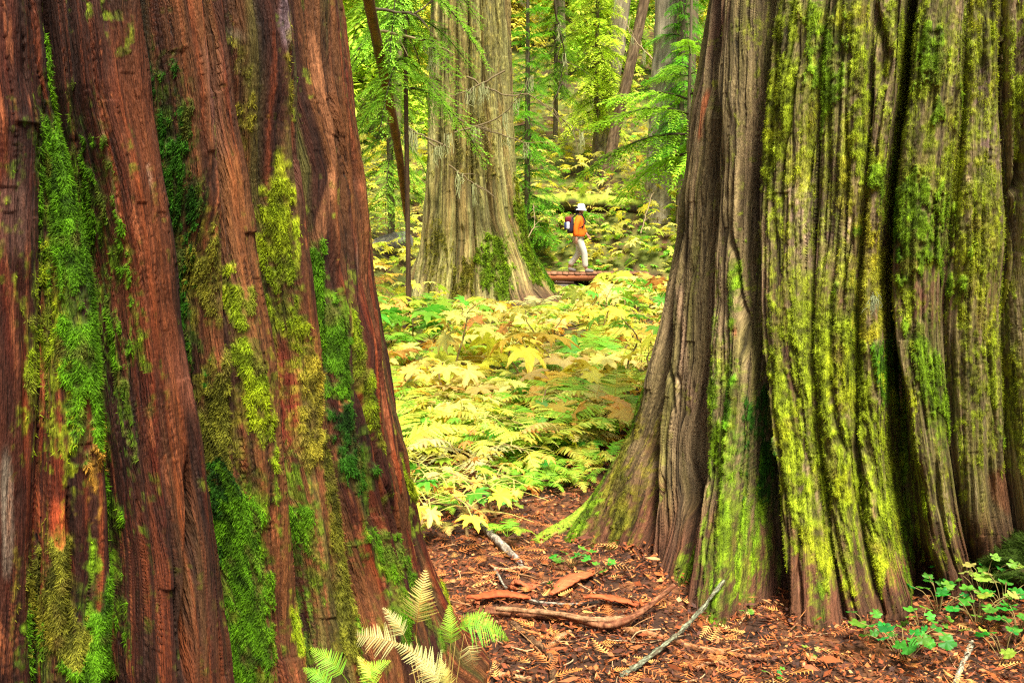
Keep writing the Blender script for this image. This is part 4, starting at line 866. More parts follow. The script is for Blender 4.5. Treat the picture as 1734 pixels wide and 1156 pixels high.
while n < 200:
    Y = 4.5 + 11 * gr.random() if n > 55 else gr.uniform(4.6, 7.6); x = gr.uniform(-.24, .24) * Y if n > 55 else gr.uniform(-.15, .12) * Y
    if not trunk_clear(x, Y, .05) or any((x - a_) ** 2 + (Y - b_) ** 2 < (.06 if n > 55 else .03) for a_, b_ in used): continue
    if Y < 5.7 and x > .04 * Y - (5.7 - Y) * .22: continue
    n += 1; used.append((x, Y)); hue = gr.choices(list(FC), (4.6, 4, .9, .3) if x < .1 * Y else (1.8, 3.5, 3, 1.2))[0]
    side = 'toward the red-brown cedar' if x < -.02 * Y else 'toward the moss-covered cedar'
    dep = 'at the near edge of the undergrowth' if Y < 7.5 else ('deep in the undergrowth' if Y < 11 else 'far back in the undergrowth')
    fern((x, Y, float(hgt(x, Y)) + .02), hue, (.34 if Y < 6 else 1) * gr.uniform(.34, .56) if Y >= 6 else gr.uniform(.12, .22), gr.randint(4, 6), f'{hue} fern {dep} {side}', f'{hue} ferns {dep} {side}', 900 + n)

# ------------------------------------------------------------------ boardwalk
BZ = -0.05; bw = empty('boardwalk', (0, 0, 0), 'low reddish plank boardwalk the hiker walks along', 'boardwalk')
g_ = random.Random(4)
def box(cx, cy, cz, sx, sy, sz, rz=0, jit=0.0):
    v = np.array([[x, y, z] for x in (-.5, .5) for y in (-.5, .5) for z in (-.5, .5)]) * [sx, sy, sz]; v += np.random.default_rng(int(abs(cx * 1000)) % 9999).normal(0, jit, v.shape)
    c_, s_ = math.cos(rz), math.sin(rz); v = np.stack([v[:, 0] * c_ - v[:, 1] * s_ + cx, v[:, 0] * s_ + v[:, 1] * c_ + cy, v[:, 2] + cz], 1)
    f = [[0, 1, 3, 2], [4, 6, 7, 5], [0, 4, 5, 1], [2, 3, 7, 6], [0, 2, 6, 4], [1, 5, 7, 3]]; return v, f
nx_ = 22
for i in range(nx_):
    x = .35 + i * .15; y = 26.15 - (x - .8) * .04; b = MB(); v, f = box(x, y, BZ - .022 + g_.uniform(-.004, .004), .138, 1.02 + g_.uniform(-.02, .02), .042, -.04, .002)
    t_ = g_.random(); b.add(v, f, np.array([.26, .115, .06]) * (.8 + .5 * t_)); b.obj('plank', M_wood, bw)
for yo in (-.47, .47):
    b = MB(); v, f = box(2.0, 26.15 - 1.2 * .04 + yo, BZ - .115, 3.3, .07, .14, -.04); b.add(v, f, (.40, .13, .05)); b.obj('joist', M_wood, bw)
for x in (1.35, 2.6):
    for k_ in range(3):
        b = MB(); v, f = box(x + .02 * k_, 25.78, BZ - .235 - .085 * k_, .5 + .06 * k_, .3, .075, .1 * k_); b.add(v, f, (.16, .14, .12) if k_ else (.10, .05, .03)); b.obj('support_block', M_wood, bw)

# ------------------------------------------------------------------ the hiker
def skin(name, verts, edges, radii, mat, parent, col, root=0, sub=2):
    m = bpy.data.meshes.new(name + '_source'); m.from_pydata([tuple(v) for v in verts], edges, []); o = bpy.data.objects.new(name, m); C.objects.link(o)
    o.modifiers.new('skin', 'SKIN'); o.modifiers['skin'].use_smooth_shade = True
    if sub:
        sb = o.modifiers.new('sub', 'SUBSURF'); sb.levels = sub; sb.render_levels = sub
    sv = m.skin_vertices[0].data if m.skin_vertices else None
    if sv is None:
        import bmesh
        bm = bmesh.new(); bm.from_mesh(m); bm.verts.layers.skin.verify(); bm.to_mesh(m); bm.free(); sv = m.skin_vertices[0].data
    for i, r_ in enumerate(radii): sv[i].radius = r_ if isinstance(r_, tuple) else (r_, r_)
    sv[root].use_root = True
    bpy.context.view_layer.update(); dg = bpy.context.evaluated_depsgraph_get()
    me = bpy.data.meshes.new_from_object(o.evaluated_get(dg)); bpy.data.objects.remove(o); me.name = name
    n_ = len(me.vertices); ca = me.color_attributes.new('Col', 'FLOAT_COLOR', 'POINT'); ca.data.foreach_set('color', np.tile(np.array(list(col) + [1.0], np.float32), n_))
    for p_ in me.polygons: p_.use_smooth = True
    me.materials.clear(); me.materials.append(mat); return link(name, me, parent)
HX, HY = (979 - 867) / FPX * 26.2, 26.1
hk = None
bv = [(0, 0, .93), (.01, 0, 1.10), (.02, 0, 1.28), (.02, 0, 1.40), (.035, 0, 1.49), (.05, 0, 1.55), (.065, 0, 1.62), (.06, 0, 1.69)]; be = [(i, i + 1) for i in range(7)]; br = [(.13, .12), (.115, .11), (.13, .12), (.12, .10), .05, .062, .082, .062]
def chain(frm, pts, rs):
    global bv, be, br
    pi = frm
    for p_, r_ in zip(pts, rs): bv.append(p_); br.append(r_); be.append((pi, len(bv) - 1)); pi = len(bv) - 1
    return pi
for s_, kn, an, to in ((-1, (.16, -.09, .50), (.20, -.09, .10), (.38, -.10, .035)), (1, (.0, .09, .49), (-.26, .09, .14), (-.10, .09, .04))):
    q = chain(0, [(.01, s_ * .09, .86), ((kn[0]) * .55, s_ * .09, .68), kn, ((kn[0] + an[0]) / 2 - .02, s_ * .09, .31), an, (an[0] + .05, an[1], an[2] - .045), to], [.09, .078, .056, .05, .038, .04, .03])
HANDS = []
for s_, el, wr in ((-1, (-.06, -.24, 1.14), (-.05, -.26, .90)), (1, (.07, .24, 1.16), (.20, .21, .98))):
    w_ = chain(3, [(.01, s_ * .15, 1.40), (.0, s_ * .19, 1.33), el, wr], [.06, .05, .038, .027])
    d = np.array(wr) - np.array(el); d /= np.linalg.norm(d); pm = np.array(wr) + d * .05; chain(w_, [tuple(pm)], [(.035, .018)]); pi = len(bv) - 1
    for k_, (o_, ln) in enumerate(((-.026, .068), (-.009, .078), (.009, .074), (.026, .058))):
        b0 = pm + d * .035 + np.array([o_, 0, 0]); m0 = b0 + d * ln * .5 + np.array([.005, -s_ * .006, 0]); chain(pi, [tuple(b0), tuple(m0), tuple(m0 + d * ln * .45 + np.array([.004, -s_ * .02, 0]))], [.010, .009, .007])
    t0 = np.array(wr) + d * .022 + np.array([.028, 0, 0]); chain(pi, [tuple(t0 + d * .005), tuple(t0 + d * .03 + np.array([.016, 0, 0])), tuple(t0 + d * .055 + np.array([.02, -s_ * .008, 0]))], [.011, .010, .008])
# nose, brow and chin as small extra vertices
bv += [(.150, 0, 1.60), (.118, 0, 1.562), (.125, 0, 1.635)]; br += [.012, .026, .030]; be += [(6, len(bv) - 3), (5, len(bv) - 2), (6, len(bv) - 1)]
hk = skin('person', bv, be, br, M_skin, None, (.42, .20, .12)); hk.location = (HX, HY, BZ); hk.rotation_euler = (0, 0, rad(-8))
tag(hk, 'person in orange jacket, white sun hat and pale trousers walking right along the boardwalk', 'person')
skin('jacket', [(0, 0, .90), (.005, 0, 1.02), (.02, 0, 1.2), (.025, 0, 1.36), (.03, 0, 1.46), (.01, -.17, 1.40), (-.02, -.21, 1.30), (-.06, -.245, 1.14), (-.055, -.26, .93), (.01, .17, 1.40), (.0, .21, 1.3), (.07, .245, 1.16), (.18, .215, 1.0)],
     [(0, 1), (1, 2), (2, 3), (3, 4), (3, 5), (5, 6), (6, 7), (7, 8), (3, 9), (9, 10), (10, 11), (11, 12)], [(.20, .19), (.19, .18), (.175, .16), (.165, .14), .07, .085, .08, .07, .058, .085, .08, .07, .058], M_cloth, hk, (.95, .155, .005))
skin('trousers', [(0, 0, .96), (.0, -.085, .86), (.09, -.09, .68), (.16, -.09, .50), (.17, -.09, .31), (.19, -.09, .12), (.0, .085, .86), (.01, .09, .68), (.0, .09, .49), (-.13, .09, .32), (-.24, .09, .17)],
     [(0, 1), (1, 2), (2, 3), (3, 4), (4, 5), (0, 6), (6, 7), (7, 8), (8, 9), (9, 10)], [.15, .12, .105, .09, .085, .08, .12, .105, .09, .085, .08], M_cloth, hk, (.60, .57, .47))
for nm_, pts in (('shoe', [(.17, -.09, .07), (.23, -.09, .05), (.34, -.10, .04), (.41, -.10, .04)]), ('shoe', [(-.28, .09, .10), (-.22, .09, .07), (-.12, .09, .045), (-.06, .09, .04)])):
    skin(nm_, pts, [(0, 1), (1, 2), (2, 3)], [.055, .06, .05, .035], M_cloth, hk, (.22, .20, .18))
hb = MB()
an = np.linspace(0, 2 * math.pi, 33)[:-1]
prof = [(.001, .125), (.05, .12), (.085, .10), (.100, .06), (.106, .02), (.112, 0.0), (.145, -.045), (.147, -.052), (.112, -.012)]
ringv = np.array([[(r_ * math.cos(a_) * (1.18 if r_ > .15 else 1), r_ * math.sin(a_), z_ + (.03 * math.cos(a_) if r_ > .15 else 0)) for a_ in an] for r_, z_ in prof]).reshape(-1, 3)
idx = np.arange(len(prof) * 32).reshape(len(prof), 32); nx = np.roll(idx, -1, 1); hb.add(ringv, np.stack([idx[:-1], nx[:-1], nx[1:], idx[1:]], -1).reshape(-1, 4), (.85, .85, .86))
ht = hb.obj('hat', M_cloth, hk, smooth=True); ht.location = (.055, 0, 1.66); ht.rotation_euler = (0, rad(4), 0)
b = MB(); v, f = tube(spline([(.0, 0, 1.68), (-.035, 0, 1.60), (-.03, 0, 1.50)], 8), [.085, .09, .088, .082, .078, .07, .06, .05], 12); b.add(v, f, (.012, .010, .010)); b.obj('hair', M_cloth, hk, smooth=True)
for pts in ([(.0, -.10, 1.46), (.10, -.12, 1.40), (.13, -.10, 1.28), (.10, -.15, 1.14)], [(.04, -.055, 1.60), (.07, -.05, 1.52), (.11, -.03, 1.48)]):
    b = MB(); v, f = tube(spline(pts, 8), [.012] * 8, 6); b.add(v, f, (.01, .01, .012)); b.obj('strap', M_cloth, hk)
for s_ in (-1, 1):
    b = MB(); v, f = tube([(.138, s_ * .03, 1.625), (.146, s_ * .03, 1.625)], [.010, .006], 8); b.add(v, f, (.02, .015, .01)); b.obj('eye', M_skin, hk)
# the pack
bp = empty('backpack', (HX, HY, BZ), 'small dark red and blue daypack on the back of the hiker', 'backpack'); bp.rotation_euler = (0, 0, rad(-8))
def rbox(cx, cy, cz, sx, sy, sz, col, name, parent):
    n_ = 12; u = np.linspace(-1, 1, n_); b = MB(); fs = []
    th, ph = np.meshgrid(np.linspace(-math.pi / 2, math.pi / 2, 14), np.linspace(0, 2 * math.pi, 29)[:-1], indexing='ij'); se = lambda q, e: np.sign(q) * np.abs(q) ** e
    v = np.stack([se(np.cos(th), .45) * se(np.cos(ph), .45) * sx / 2 + cx, se(np.cos(th), .45) * se(np.sin(ph), .45) * sy / 2 + cy, se(np.sin(th), .45) * sz / 2 + cz], -1)
    ii = np.arange(14 * 28).reshape(14, 28); nn_ = np.roll(ii, -1, 1); b.add(v, np.stack([ii[:-1], nn_[:-1], nn_[1:], ii[1:]], -1).reshape(-1, 4), col); return b.obj(name, M_cloth, parent, smooth=True)
rbox(-.22, 0, 1.22, .17, .28, .42, (.035, .022, .045), 'bag_body', bp); rbox(-.27, -.06, 1.37, .17, .24, .15, (.16, .010, .02), 'top_pocket', bp)
rbox(-.33, -.06, 1.21, .09, .24, .20, (.03, .04, .13), 'front_pocket', bp); rbox(-.27, -.15, 1.22, .09, .06, .20, (.50, .50, .58), 'side_pocket', bp)
for s_ in (-1, 1):
    b = MB(); v, f = tube(spline([(-.16, s_ * .11, 1.42), (.0, s_ * .13, 1.52), (.14, s_ * .12, 1.40), (.13, s_ * .15, 1.22), (-.14, s_ * .17, 1.06)], 16), [.013] * 16, 6); b.add(v, f, (.015, .012, .015)); b.obj('shoulder_strap', M_cloth, bp)

# ------------------------------------------------------------------ logs, slabs, sticks and roots on the near ground
def gpt(px, py, up=0.0):
    p = ground_pt(px, py).copy(); p[2] = float(hgt(p[0], p[1])) + up; return p
def stick(pxs, r0, r1, name, label, cat, c0, c1, up=.02, seed=1, moss=None, nring=60, amp=.25, mat=None):
    P = [gpt(x, y, up + (q[0] if q else 0)) for x, y, *q in pxs]
    P = [q - [0, 0, r0 * .55] for q in P]; o = bark_tube(P, [r0, (r0 + r1) / 2, r1], 14, nring, seed, c0, c1, mat or M_bark, name, None, 0, amp=amp, moss=moss); return tag(o, label, cat)
stick([(822, 1044), (900, 1050), (965, 1062, .02), (1030, 1075, .02), (1085, 1060, .04), (1140, 1030, .08)], .022, .012, 'split_branch', 'long dark red-brown split branch lying across between the two near cedars', 'branch', (.14, .045, .02), (.30, .13, .06), .03, 3)
stick([(840, 1052), (930, 1058), (1000, 1070), (1060, 1066)], .012, .012, 'split_branch', 'pale-edged splintered branch lying along the long dark split branch', 'branch', (.30, .15, .07), (.42, .24, .12), .055, 13)
stick([(1045, 1070), (1110, 1082), (1175, 1102), (1245, 1115), (1300, 1122)], .018, .010, 'split_branch', 'orange-brown branch running right beneath the moss-covered cedar', 'branch', (.26, .10, .035), (.42, .20, .09), .02, 4)
stick([(1052, 1154), (1110, 1118, .02), (1170, 1083, .06), (1224, 1042, .13)], .012, .008, 'lichen_branch', 'branch crusted with pale green lichen propped at the bottom right of the gap', 'branch', (.09, .07, .04), (.26, .29, .18), .02, 5, None, 140, .6)
stick([(802, 893, .05), (840, 925, .03), (888, 962)], .026, .017, 'birch_log', 'short silvery grey log lying under the ferns at the edge of the gap', 'log', (.20, .16, .12), (.42, .37, .29), .02, 6)
stick([(838, 972), (858, 1002), (900, 1022), (960, 1029), (1012, 1026)], .007, .005, 'twig', 'thin curved grey lichen-spotted twig lying behind the long split branch', 'twig', (.20, .16, .12), (.40, .38, .28), .02, 7)
stick([(868, 1058), (905, 1090), (930, 1112), (938, 1160)], .015, .013, 'forked_stick', 'dark stick running down to the bottom edge beneath the long split branch', 'stick', (.10, .05, .025), (.20, .11, .05), .015, 8)
stick([(925, 1108), (945, 1088), (965, 1076)], .013, .010, 'stick', 'short brown stick resting against the dark stick near the bottom', 'stick', (.30, .17, .08), (.42, .25, .12), .02, 9)
stick([(800, 1136), (840, 1146), (900, 1154)], .014, .012, 'stick', 'tan stick at the bottom edge beside the root of the red-brown cedar', 'stick', (.34, .20, .09), (.48, .30, .14), .015, 10)
stick([(1646, 1096), (1630, 1130), (1618, 1165)], .012, .009, 'stick', 'pale weathered stick at the bottom right corner', 'stick', (.36, .32, .22), (.52, .48, .34), .02, 11)
stick([(1180, 1140), (1215, 1128), (1260, 1150)], .008, .006, 'stick', 'small bent brown stick right of the lichen-crusted branch', 'stick', (.28, .13, .06), (.4, .2, .1), .02, 12)
stick([(905, 918), (1000, 870, .04), (1050, 830, .12)], .04, .07, 'root', 'dark root running out left from the moss-covered cedar', 'root', (.12, .06, .03), (.2, .13, .05), .0, 14, (.2, .28, .02))
def slab(px, py, L_, W_, ang, name, label, c, seed, up=.02, tiltx=0.0, th=.007):
    g2 = np.random.default_rng(seed); n_ = 26; t = np.linspace(-1, 1, n_); wl = W_ / 2 * (1 - np.abs(t) ** 2.5 * .85) * (1 + g2.normal(0, .09, n_)) ; e1 = wl + np.cumsum(g2.normal(0, W_ * .03, n_)) * .5; e2 = -wl + np.cumsum(g2.normal(0, W_ * .03, n_)) * .5
    t2 = t * L_ / 2; z_ = .012 * np.sin(t * 2.5 + seed) + g2.normal(0, .0015, n_)
    rows = [np.stack([t2, e1, z_], 1), np.stack([t2 + g2.normal(0, .004, n_), (e1 + e2) / 2 + W_ * .1, z_ + th * .6], 1), np.stack([t2, e2, z_ + th * .2], 1), np.stack([t2, e2, z_ - th], 1), np.stack([t2, e1, z_ - th], 1)]
    V = np.stack(rows, 0); m = len(rows); idx = np.arange(m * n_).reshape(m, n_); nx = np.roll(idx, -1, 0); b = MB(); c = tuple(np.array(c) * [.75, .55, .5]); cc = np.array(c)[None, None] * g2.uniform(.65, 1.25, (m, n_, 1))
    b.add(V, np.stack([idx[:, :-1], nx[:, :-1], nx[:, 1:], idx[:, 1:]], -1).reshape(-1, 4), cc.reshape(-1, 3))
    b.add(V[:, 0], [[0, 1, 2], [0, 2, 3], [0, 3, 4]], c); b.add(V[:, -1], [[2, 1, 0], [3, 2, 0], [4, 3, 0]], c)
    o = b.obj(name, M_wood, None); p = gpt(px, py, up); o.location = p; o.rotation_euler = (tiltx, rad(4), ang); return tag(o, label, 'wood slab')
slab(845, 1019, .27, .065, .05, 'wood_slab', 'orange splintered slab lying left, against the foot of the red-brown cedar', (.52, .14, .04), 1, .03)
slab(972, 992, .42, .085, 1.05, 'wood_slab', 'orange flat slab pointing away in the middle of the bare ground', (.58, .20, .075), 2, .03)
slab(1052, 1029, .32, .05, .06, 'wood_slab', 'thin orange slab lying just left of the moss-covered cedar roots', (.50, .15, .045), 3, .03)
slab(893, 998, .12, .075, .3, 'wood_chip', 'stubby upright-looking orange chip behind the thin curved twig', (.50, .18, .07), 4, .03)
slab(868, 1002, .11, .05, 1.4, 'wood_chip', 'small orange chip left of the stubby chip', (.44, .15, .05), 5, .03)
slab(865, 968, .18, .022, -.2, 'wood_splinter', 'pale splinter beneath the lower end of the silvery log', (.66, .40, .20), 6, .02)
# litter: thousands of fallen cedar scales, needles and chips
def litter(N_, seed):
    g2 = np.random.default_rng(seed); Y = 2.0 + 7.5 * g2.random(N_) ** 1.35; x = g2.uniform(-.5, .80, N_) * np.maximum(Y, 3.0)
    m = (np.hypot(x - LCX, Y - LCY) > 1.35) & (np.hypot(x - RCX, Y - RCY) > 1.25); x, Y = x[m], Y[m]; N_ = len(x)
    dr_ = np.minimum(np.abs(np.hypot(x - RCX, Y - RCY) - 1.75), 1); z = hgt(x, Y) + g2.uniform(0, .022, N_) + g2.random(N_) ** 3 * .05 * np.exp(-(dr_ / .25) ** 2); an = g2.uniform(0, 6.28, N_); kind = g2.random(N_)
    Ln = np.where(kind < .55, g2.uniform(.012, .05, N_), g2.uniform(.01, .03, N_)); W_ = np.where(kind < .55, g2.uniform(.0015, .005, N_), g2.uniform(.006, .016, N_))
    big = g2.random(N_) < .02; Ln = np.where(big, g2.uniform(.04, .10, N_), Ln); W_ = np.where(big, g2.uniform(.010, .026, N_), W_); z = z + big * .01
    ca, sa = np.cos(an), np.sin(an); tz = g2.normal(0, .35, N_) * np.where(big, .3, 1); tw = g2.normal(0, .4, N_)
    d = np.stack([ca, sa, tz], 1) * Ln[:, None] / 2; sdd = np.stack([-sa, ca, tw], 1) * W_[:, None] / 2; c = np.stack([x, Y, z + .004], 1); bend = np.stack([0 * x, 0 * x, g2.uniform(-.004, .008, N_)], 1)
    V = np.stack([c - d, c - d * .2 - sdd, c + d, c + sdd + bend], 1).reshape(-1, 3)
    pal = np.array([(.40, .13, .035), (.26, .07, .02), (.12, .04, .02), (.52, .22, .07), (.60, .36, .15), (.06, .025, .015), (.30, .10, .04)]); cc = pal[g2.choice(7, N_, p=[.22, .23, .18, .11, .04, .12, .10])] * [.80, .70, .62] * g2.uniform(.7, 1.3, (N_, 1))
    b = MB(); b.add(V, np.arange(N_ * 4).reshape(-1, 4), np.repeat(cc, 4, 0)); return tag(b.obj('forest_litter', M_litter), 'rusty orange litter of fallen cedar scales and chips on the near ground', 'litter', kind='stuff')
litter(145000, 31)
def sprigs(N_, seed):
    g2 = np.random.default_rng(seed); b = MB()
    for i in range(N_):
        Y = 2.4 + 3.8 * g2.random() ** 1.3; x = g2.uniform(-.3, .72) * Y
        if math.hypot(x - LCX, Y - LCY) < 1.5 or math.hypot(x - RCX, Y - RCY) < 1.5: continue
        p = np.array([x, Y, float(hgt(x, Y)) + g2.uniform(.012, .035)]); an = g2.uniform(0, 6.28); L_ = g2.uniform(.05, .13); d = np.array([math.cos(an), math.sin(an), g2.normal(0, .15)]); s_ = np.array([-d[1], d[0], g2.normal(0, .2)])
        c = np.array([(.62, .24, .05), (.50, .16, .04), (.70, .36, .10), (.34, .11, .03)][g2.integers(4)]) * g2.uniform(.8, 1.2); V = []
        for j in range(7):
            u = (j + .3) / 7; q = p + d * L_ * u
            for s2 in (-1, 1):
                e = q + (d * .6 + s_ * s2 * .8) * L_ * .38 * (1.1 - u); w_ = d * .0035; V += [q - w_, e, q + w_]
        V += [p - s_ * .0015, p + d * L_, p + s_ * .0015]
        b.add(V, np.arange(len(V)).reshape(-1, 3), c)
    return tag(b.obj('fallen_sprigs', M_litter), 'small dry orange cedar sprigs scattered over the litter', 'litter', kind='stuff')
sprigs(1100, 32)
def low_leaves(N_, seed):
    g2 = np.random.default_rng(seed); Y = 6.2 + 12 * g2.random(N_); x = g2.uniform(-.25, .25, N_) * Y; return np.stack([x, Y], 1)
leaf_array('fallen_leaves', 900, lambda g2, N_: np.stack([(Yq := 6.0 + 10 * g2.random(N_)) * g2.uniform(-.22, .22, N_), Yq], 1), (.05, .12), ['amber', 'clear yellow', 'pale yellow'], [4, 1.5, 1], 'fallen yellow and amber leaves on the ground under the broad-leaved plants', 804, (.01, .06), .6)

# ------------------------------------------------------------------ near ferns at the bottom of the picture
FD = {k_: frond(700 + i, 1.0, *FC[k_], npn=22, width=.36, curl=.30, broad=1.0, detail=True).mesh('frond', M_fern) for i, k_ in enumerate(FC)}
def placed_frond(p0, p1, hue, parent, roll=0.0, wide=1.0):
    """frond from root p0 to tip p1; the prototype runs from the origin to about (1, 0, -.04)"""
    p0, p1 = Vector(p0), Vector(p1); d = p1 - p0; L_ = d.length; xq = d.normalized(); zq = (Vector((0, 0, CAMH)) - p0).normalized() * .8 + Vector((0, 0, .55)); zq = (zq - xq * zq.dot(xq)).normalized(); roll = roll * .12
    zq.rotate(Matrix.Rotation(roll, 3, xq)); yq = zq.cross(xq); M_ = Matrix((xq, yq, zq)).transposed().to_4x4(); o = link('frond', FD[hue], parent)
    o.matrix_local = Matrix.Translation(p0) @ M_ @ Matrix.Diagonal((L_, L_ * wide, L_, 1)); return o
def near_fern(root, fr, label):
    e_ = empty('fern', (0, 0, 0), label, 'fern')
    for (x, y, Yd, hue, roll, wd, *mid) in fr:
        placed_frond(root, at(x, y, Yd), hue, e_, roll, wd)
    return e_
def near_fern(root, fr, label):
    e_ = empty('fern', (0, 0, 0), label, 'fern'); b = MB()
    for (x0, y0, x1, y1, Yd, hue, roll, wd) in fr:
        p0, p1 = at(x0, y0, Yd), at(x1, y1, Yd + .03); placed_frond(p0, p1, hue, e_, roll, wd)
        q = np.array(root); v, f = tube(spline([q, q * .5 + p0 * .5 + [.004, .01, .0], p0], 10), np.linspace(.0018, .0011, 10), 5); b.add(v, f, (.45, .32, .08))
    b.obj('stem', M_stem, e_); return e_
near_fern((-.22, 2.62, .0), [(704, 1075, 722, 962, 2.70, 'straw yellow', 1.3, .95), (700, 1098, 584, 1076, 2.6, 'pale cream', -.5, .9), (690, 1090, 648, 1026, 2.6, 'pale cream', 1.2, .9), (764, 1105, 760, 1022, 2.62, 'green', 1.3, .9),
   (765, 1066, 864, 1082, 2.66, 'green', -.9, 1.25), (772, 1078, 826, 1036, 2.7, 'green', -1.2, 1.0), (786, 1072, 800, 1136, 2.6, 'pale cream', .9, .9)], 'fern with cream and green fronds at the foot of the red-brown cedar')
near_fern((-.42, 2.25, .0), [(604, 1170, 662, 1116, 2.3, 'green', -1.1, 1.1), (592, 1158, 524, 1094, 2.35, 'green', 1.1, 1.1), (570, 1175, 512, 1128, 2.25, 'green', 1.0, 1.0), (640, 1175, 606, 1108, 2.3, 'yellow-green', 1.2, 1.0)], 'bright green fern at the bottom edge left of the cream fronds')
near_fern((-.18, 2.25, .0), [(768, 1172, 668, 1086, 2.4, 'pale cream', 1.0, 1.0), (752, 1172, 700, 1110, 2.35, 'pale cream', 1.2, 1.0), (760, 1180, 745, 1112, 2.38, 'straw yellow', 1.3, .9)], 'cream fern at the bottom edge below the mixed fern')

# ------------------------------------------------------------------ small green plants on the near ground
def roundleaf(seed, c):
    g2 = np.random.default_rng(seed); n_ = 27; V = [(0.1, 0, 0)]; Cc = [np.array(c) * .8]
    for j in range(n_):
        a_ = rad(-165 + 330 * j / (n_ - 1)); lob = 1 + .16 * math.cos(a_ * 5) + .05 * (-1) ** j; r_ = .62 * lob * g2.uniform(.96, 1.04); V.append((.15 + r_ * math.cos(a_), r_ * math.sin(a_), .10 * math.cos(a_ * 5) - .16 * r_ * r_)); Cc.append(np.array(c) * g2.uniform(.9, 1.15))
    b = MB(); b.add(V, [(0, j, j + 1) for j in range(1, n_)], np.array(Cc)); return b.mesh('leaf', M_leaf)
RL_ = [roundleaf(1, (.06, .30, .03)), roundleaf(2, (.10, .38, .03)), roundleaf(3, (.30, .46, .05)), roundleaf(4, (.55, .52, .12))]
def herb(px, py, n_, spread, hgt_, size, label, seed, hues=(0, 1), lift=0.0, Y=None):
    p = gpt(px, py) if Y is None else at(px, py, Y); g2 = random.Random(seed); e_ = empty('leafy_seedling', p, label, 'plant'); b = MB()
    for j in range(n_):
        an = j * 2.4 + g2.uniform(-.3, .3); rr = spread * math.sqrt((j + .5) / n_); q = np.array([rr * math.cos(an), rr * math.sin(an) * .8, hgt_ * g2.uniform(.5, 1.1)])
        v, f = tube(spline([(0, 0, -.02), q * [.5, .5, .75], q], 6), [.0018] * 6, 4); b.add(v, f, (.22, .16, .05)); o = link('leaf', RL_[g2.choice(hues)], e_); o.location = q; s_ = size * g2.uniform(.7, 1.2); o.scale = (s_,) * 3; o.rotation_euler = (g2.gauss(.25, .25), g2.gauss(.1, .25), an)
    b.obj('stem', M_stem, e_); return e_
herb(968, 962, 13, .11, .07, .034, 'low dark green seedling cluster left of the moss-covered cedar buttress', 1)
herb(1022, 975, 4, .06, .05, .028, 'few green leaves right of the low seedling cluster', 2)
herb(940, 1008, 3, .04, .05, .024, 'tiny green sprout beside the flat pointing slab', 3)
herb(1530, 1120, 20, .17, .14, .042, 'bright green leafy seedlings at the bottom edge below the moss-covered cedar', 4)
herb(1470, 1090, 6, .07, .12, .03, 'small green sprig at the left of the bright bottom seedlings', 5)
herb(1590, 1040, 10, .12, .12, .038, 'green seedling at the foot of the dark fissure of the moss-covered cedar', 6, (0, 1))
herb(1560, 980, 6, .06, .10, .032, 'small dark green seedling growing against the base of the lime-mossed lobe', 7, (0,))
herb(1665, 1010, 12, .17, .16, .045, 'yellowing leafy plant in front of the mossy mound', 8, (1, 2, 2, 3))
herb(1725, 1080, 8, .12, .12, .045, 'dark green leafy plant at the right edge of the frame', 9, (0, 1))
herb(1725, 930, 7, .10, .12, .04, 'green leafy sprig on top of the mossy mound', 10, (0, 1))
herb(1265, 1052, 3, .03, .05, .02, 'tiny pale green sprout right of the tip of the lichen-crusted branch', 11, (1, 2))
herb(1375, 1112, 3, .04, .03, .022, 'tiny pale leaves in the litter below the front buttress', 12, (2, 3))
herb(1310, 1150, 4, .05, .03, .02, 'tiny sprout at the bottom edge below the big trunk', 14, (0, 1))
herb(850, 870, 7, .12, .10, .045, 'small green seedling beside the silvery log', 15, (0, 1, 2))
# mossy mound at the right edge
def blob(name, cx, cy, cz, rx, ry, rz_, seed, col, tufts, label, cat, mat=M_bark):
    th, ph = np.meshgrid(np.linspace(-.6, math.pi / 2, 60), np.linspace(0, 2 * math.pi, 161)[:-1], indexing='ij'); ux, uy, uz = np.cos(th) * np.cos(ph), np.cos(th) * np.sin(ph), np.sin(th)
    nn_ = (fbm(ux * 2 + 5, uy * 2 + uz * 2, seed, 4) - .5) * .7 + (fbm(ux * 9 + 5, uy * 9 + uz * 7, seed + 4, 3) - .5) * .2; rr = 1 + nn_
    V = np.stack([cx + ux * rr * rx, cy + uy * rr * ry, cz + uz * rr * rz_], -1); nr, nc = th.shape; ii = np.arange(nr * nc).reshape(nr, nc); n2_ = np.roll(ii, -1, 1)
    c = np.zeros(V.shape); c[:] = (.05, .022, .012); ms = sst(.42, .58, fbm(ux * 5 + 3, uy * 5 + uz * 4, seed + 9, 4) + uz * .1); c = mixc(c, col, ms)
    b = MB(); b.add(V, np.stack([ii[:-1], n2_[:-1], n2_[1:], ii[1:]], -1).reshape(-1, 4), c.reshape(-1, 3)); e_ = tag(b.obj(name, mat, None, True), label, cat)
    g2 = np.random.default_rng(seed); pk = g2.choice(nr * nc, tufts, p=(ms + .02).ravel() / (ms + .02).sum()); P = V.reshape(-1, 3)[pk]; N_ = np.stack([ux, uy, uz], -1).reshape(-1, 3)[pk]; d = N_ + g2.normal(0, .5, (tufts, 3)); d /= np.linalg.norm(d, axis=1)[:, None]; sd_ = np.cross(d, g2.normal(0, 1, (tufts, 3))); sd_ /= np.linalg.norm(sd_, axis=1)[:, None]
    P = P + g2.normal(0, .006, P.shape); L_ = g2.uniform(.010, .034, (tufts, 1)); v = np.stack([P - sd_ * .0016, P + sd_ * .0016, P + d * L_], 1).reshape(-1, 3); t_ = MB(); t_.add(v, np.arange(tufts * 3).reshape(-1, 3), np.repeat(np.array(col) * g2.uniform(.5, 1.5, (tufts, 1)), 3, 0)); t_.obj('moss', M_moss, e_); return e_
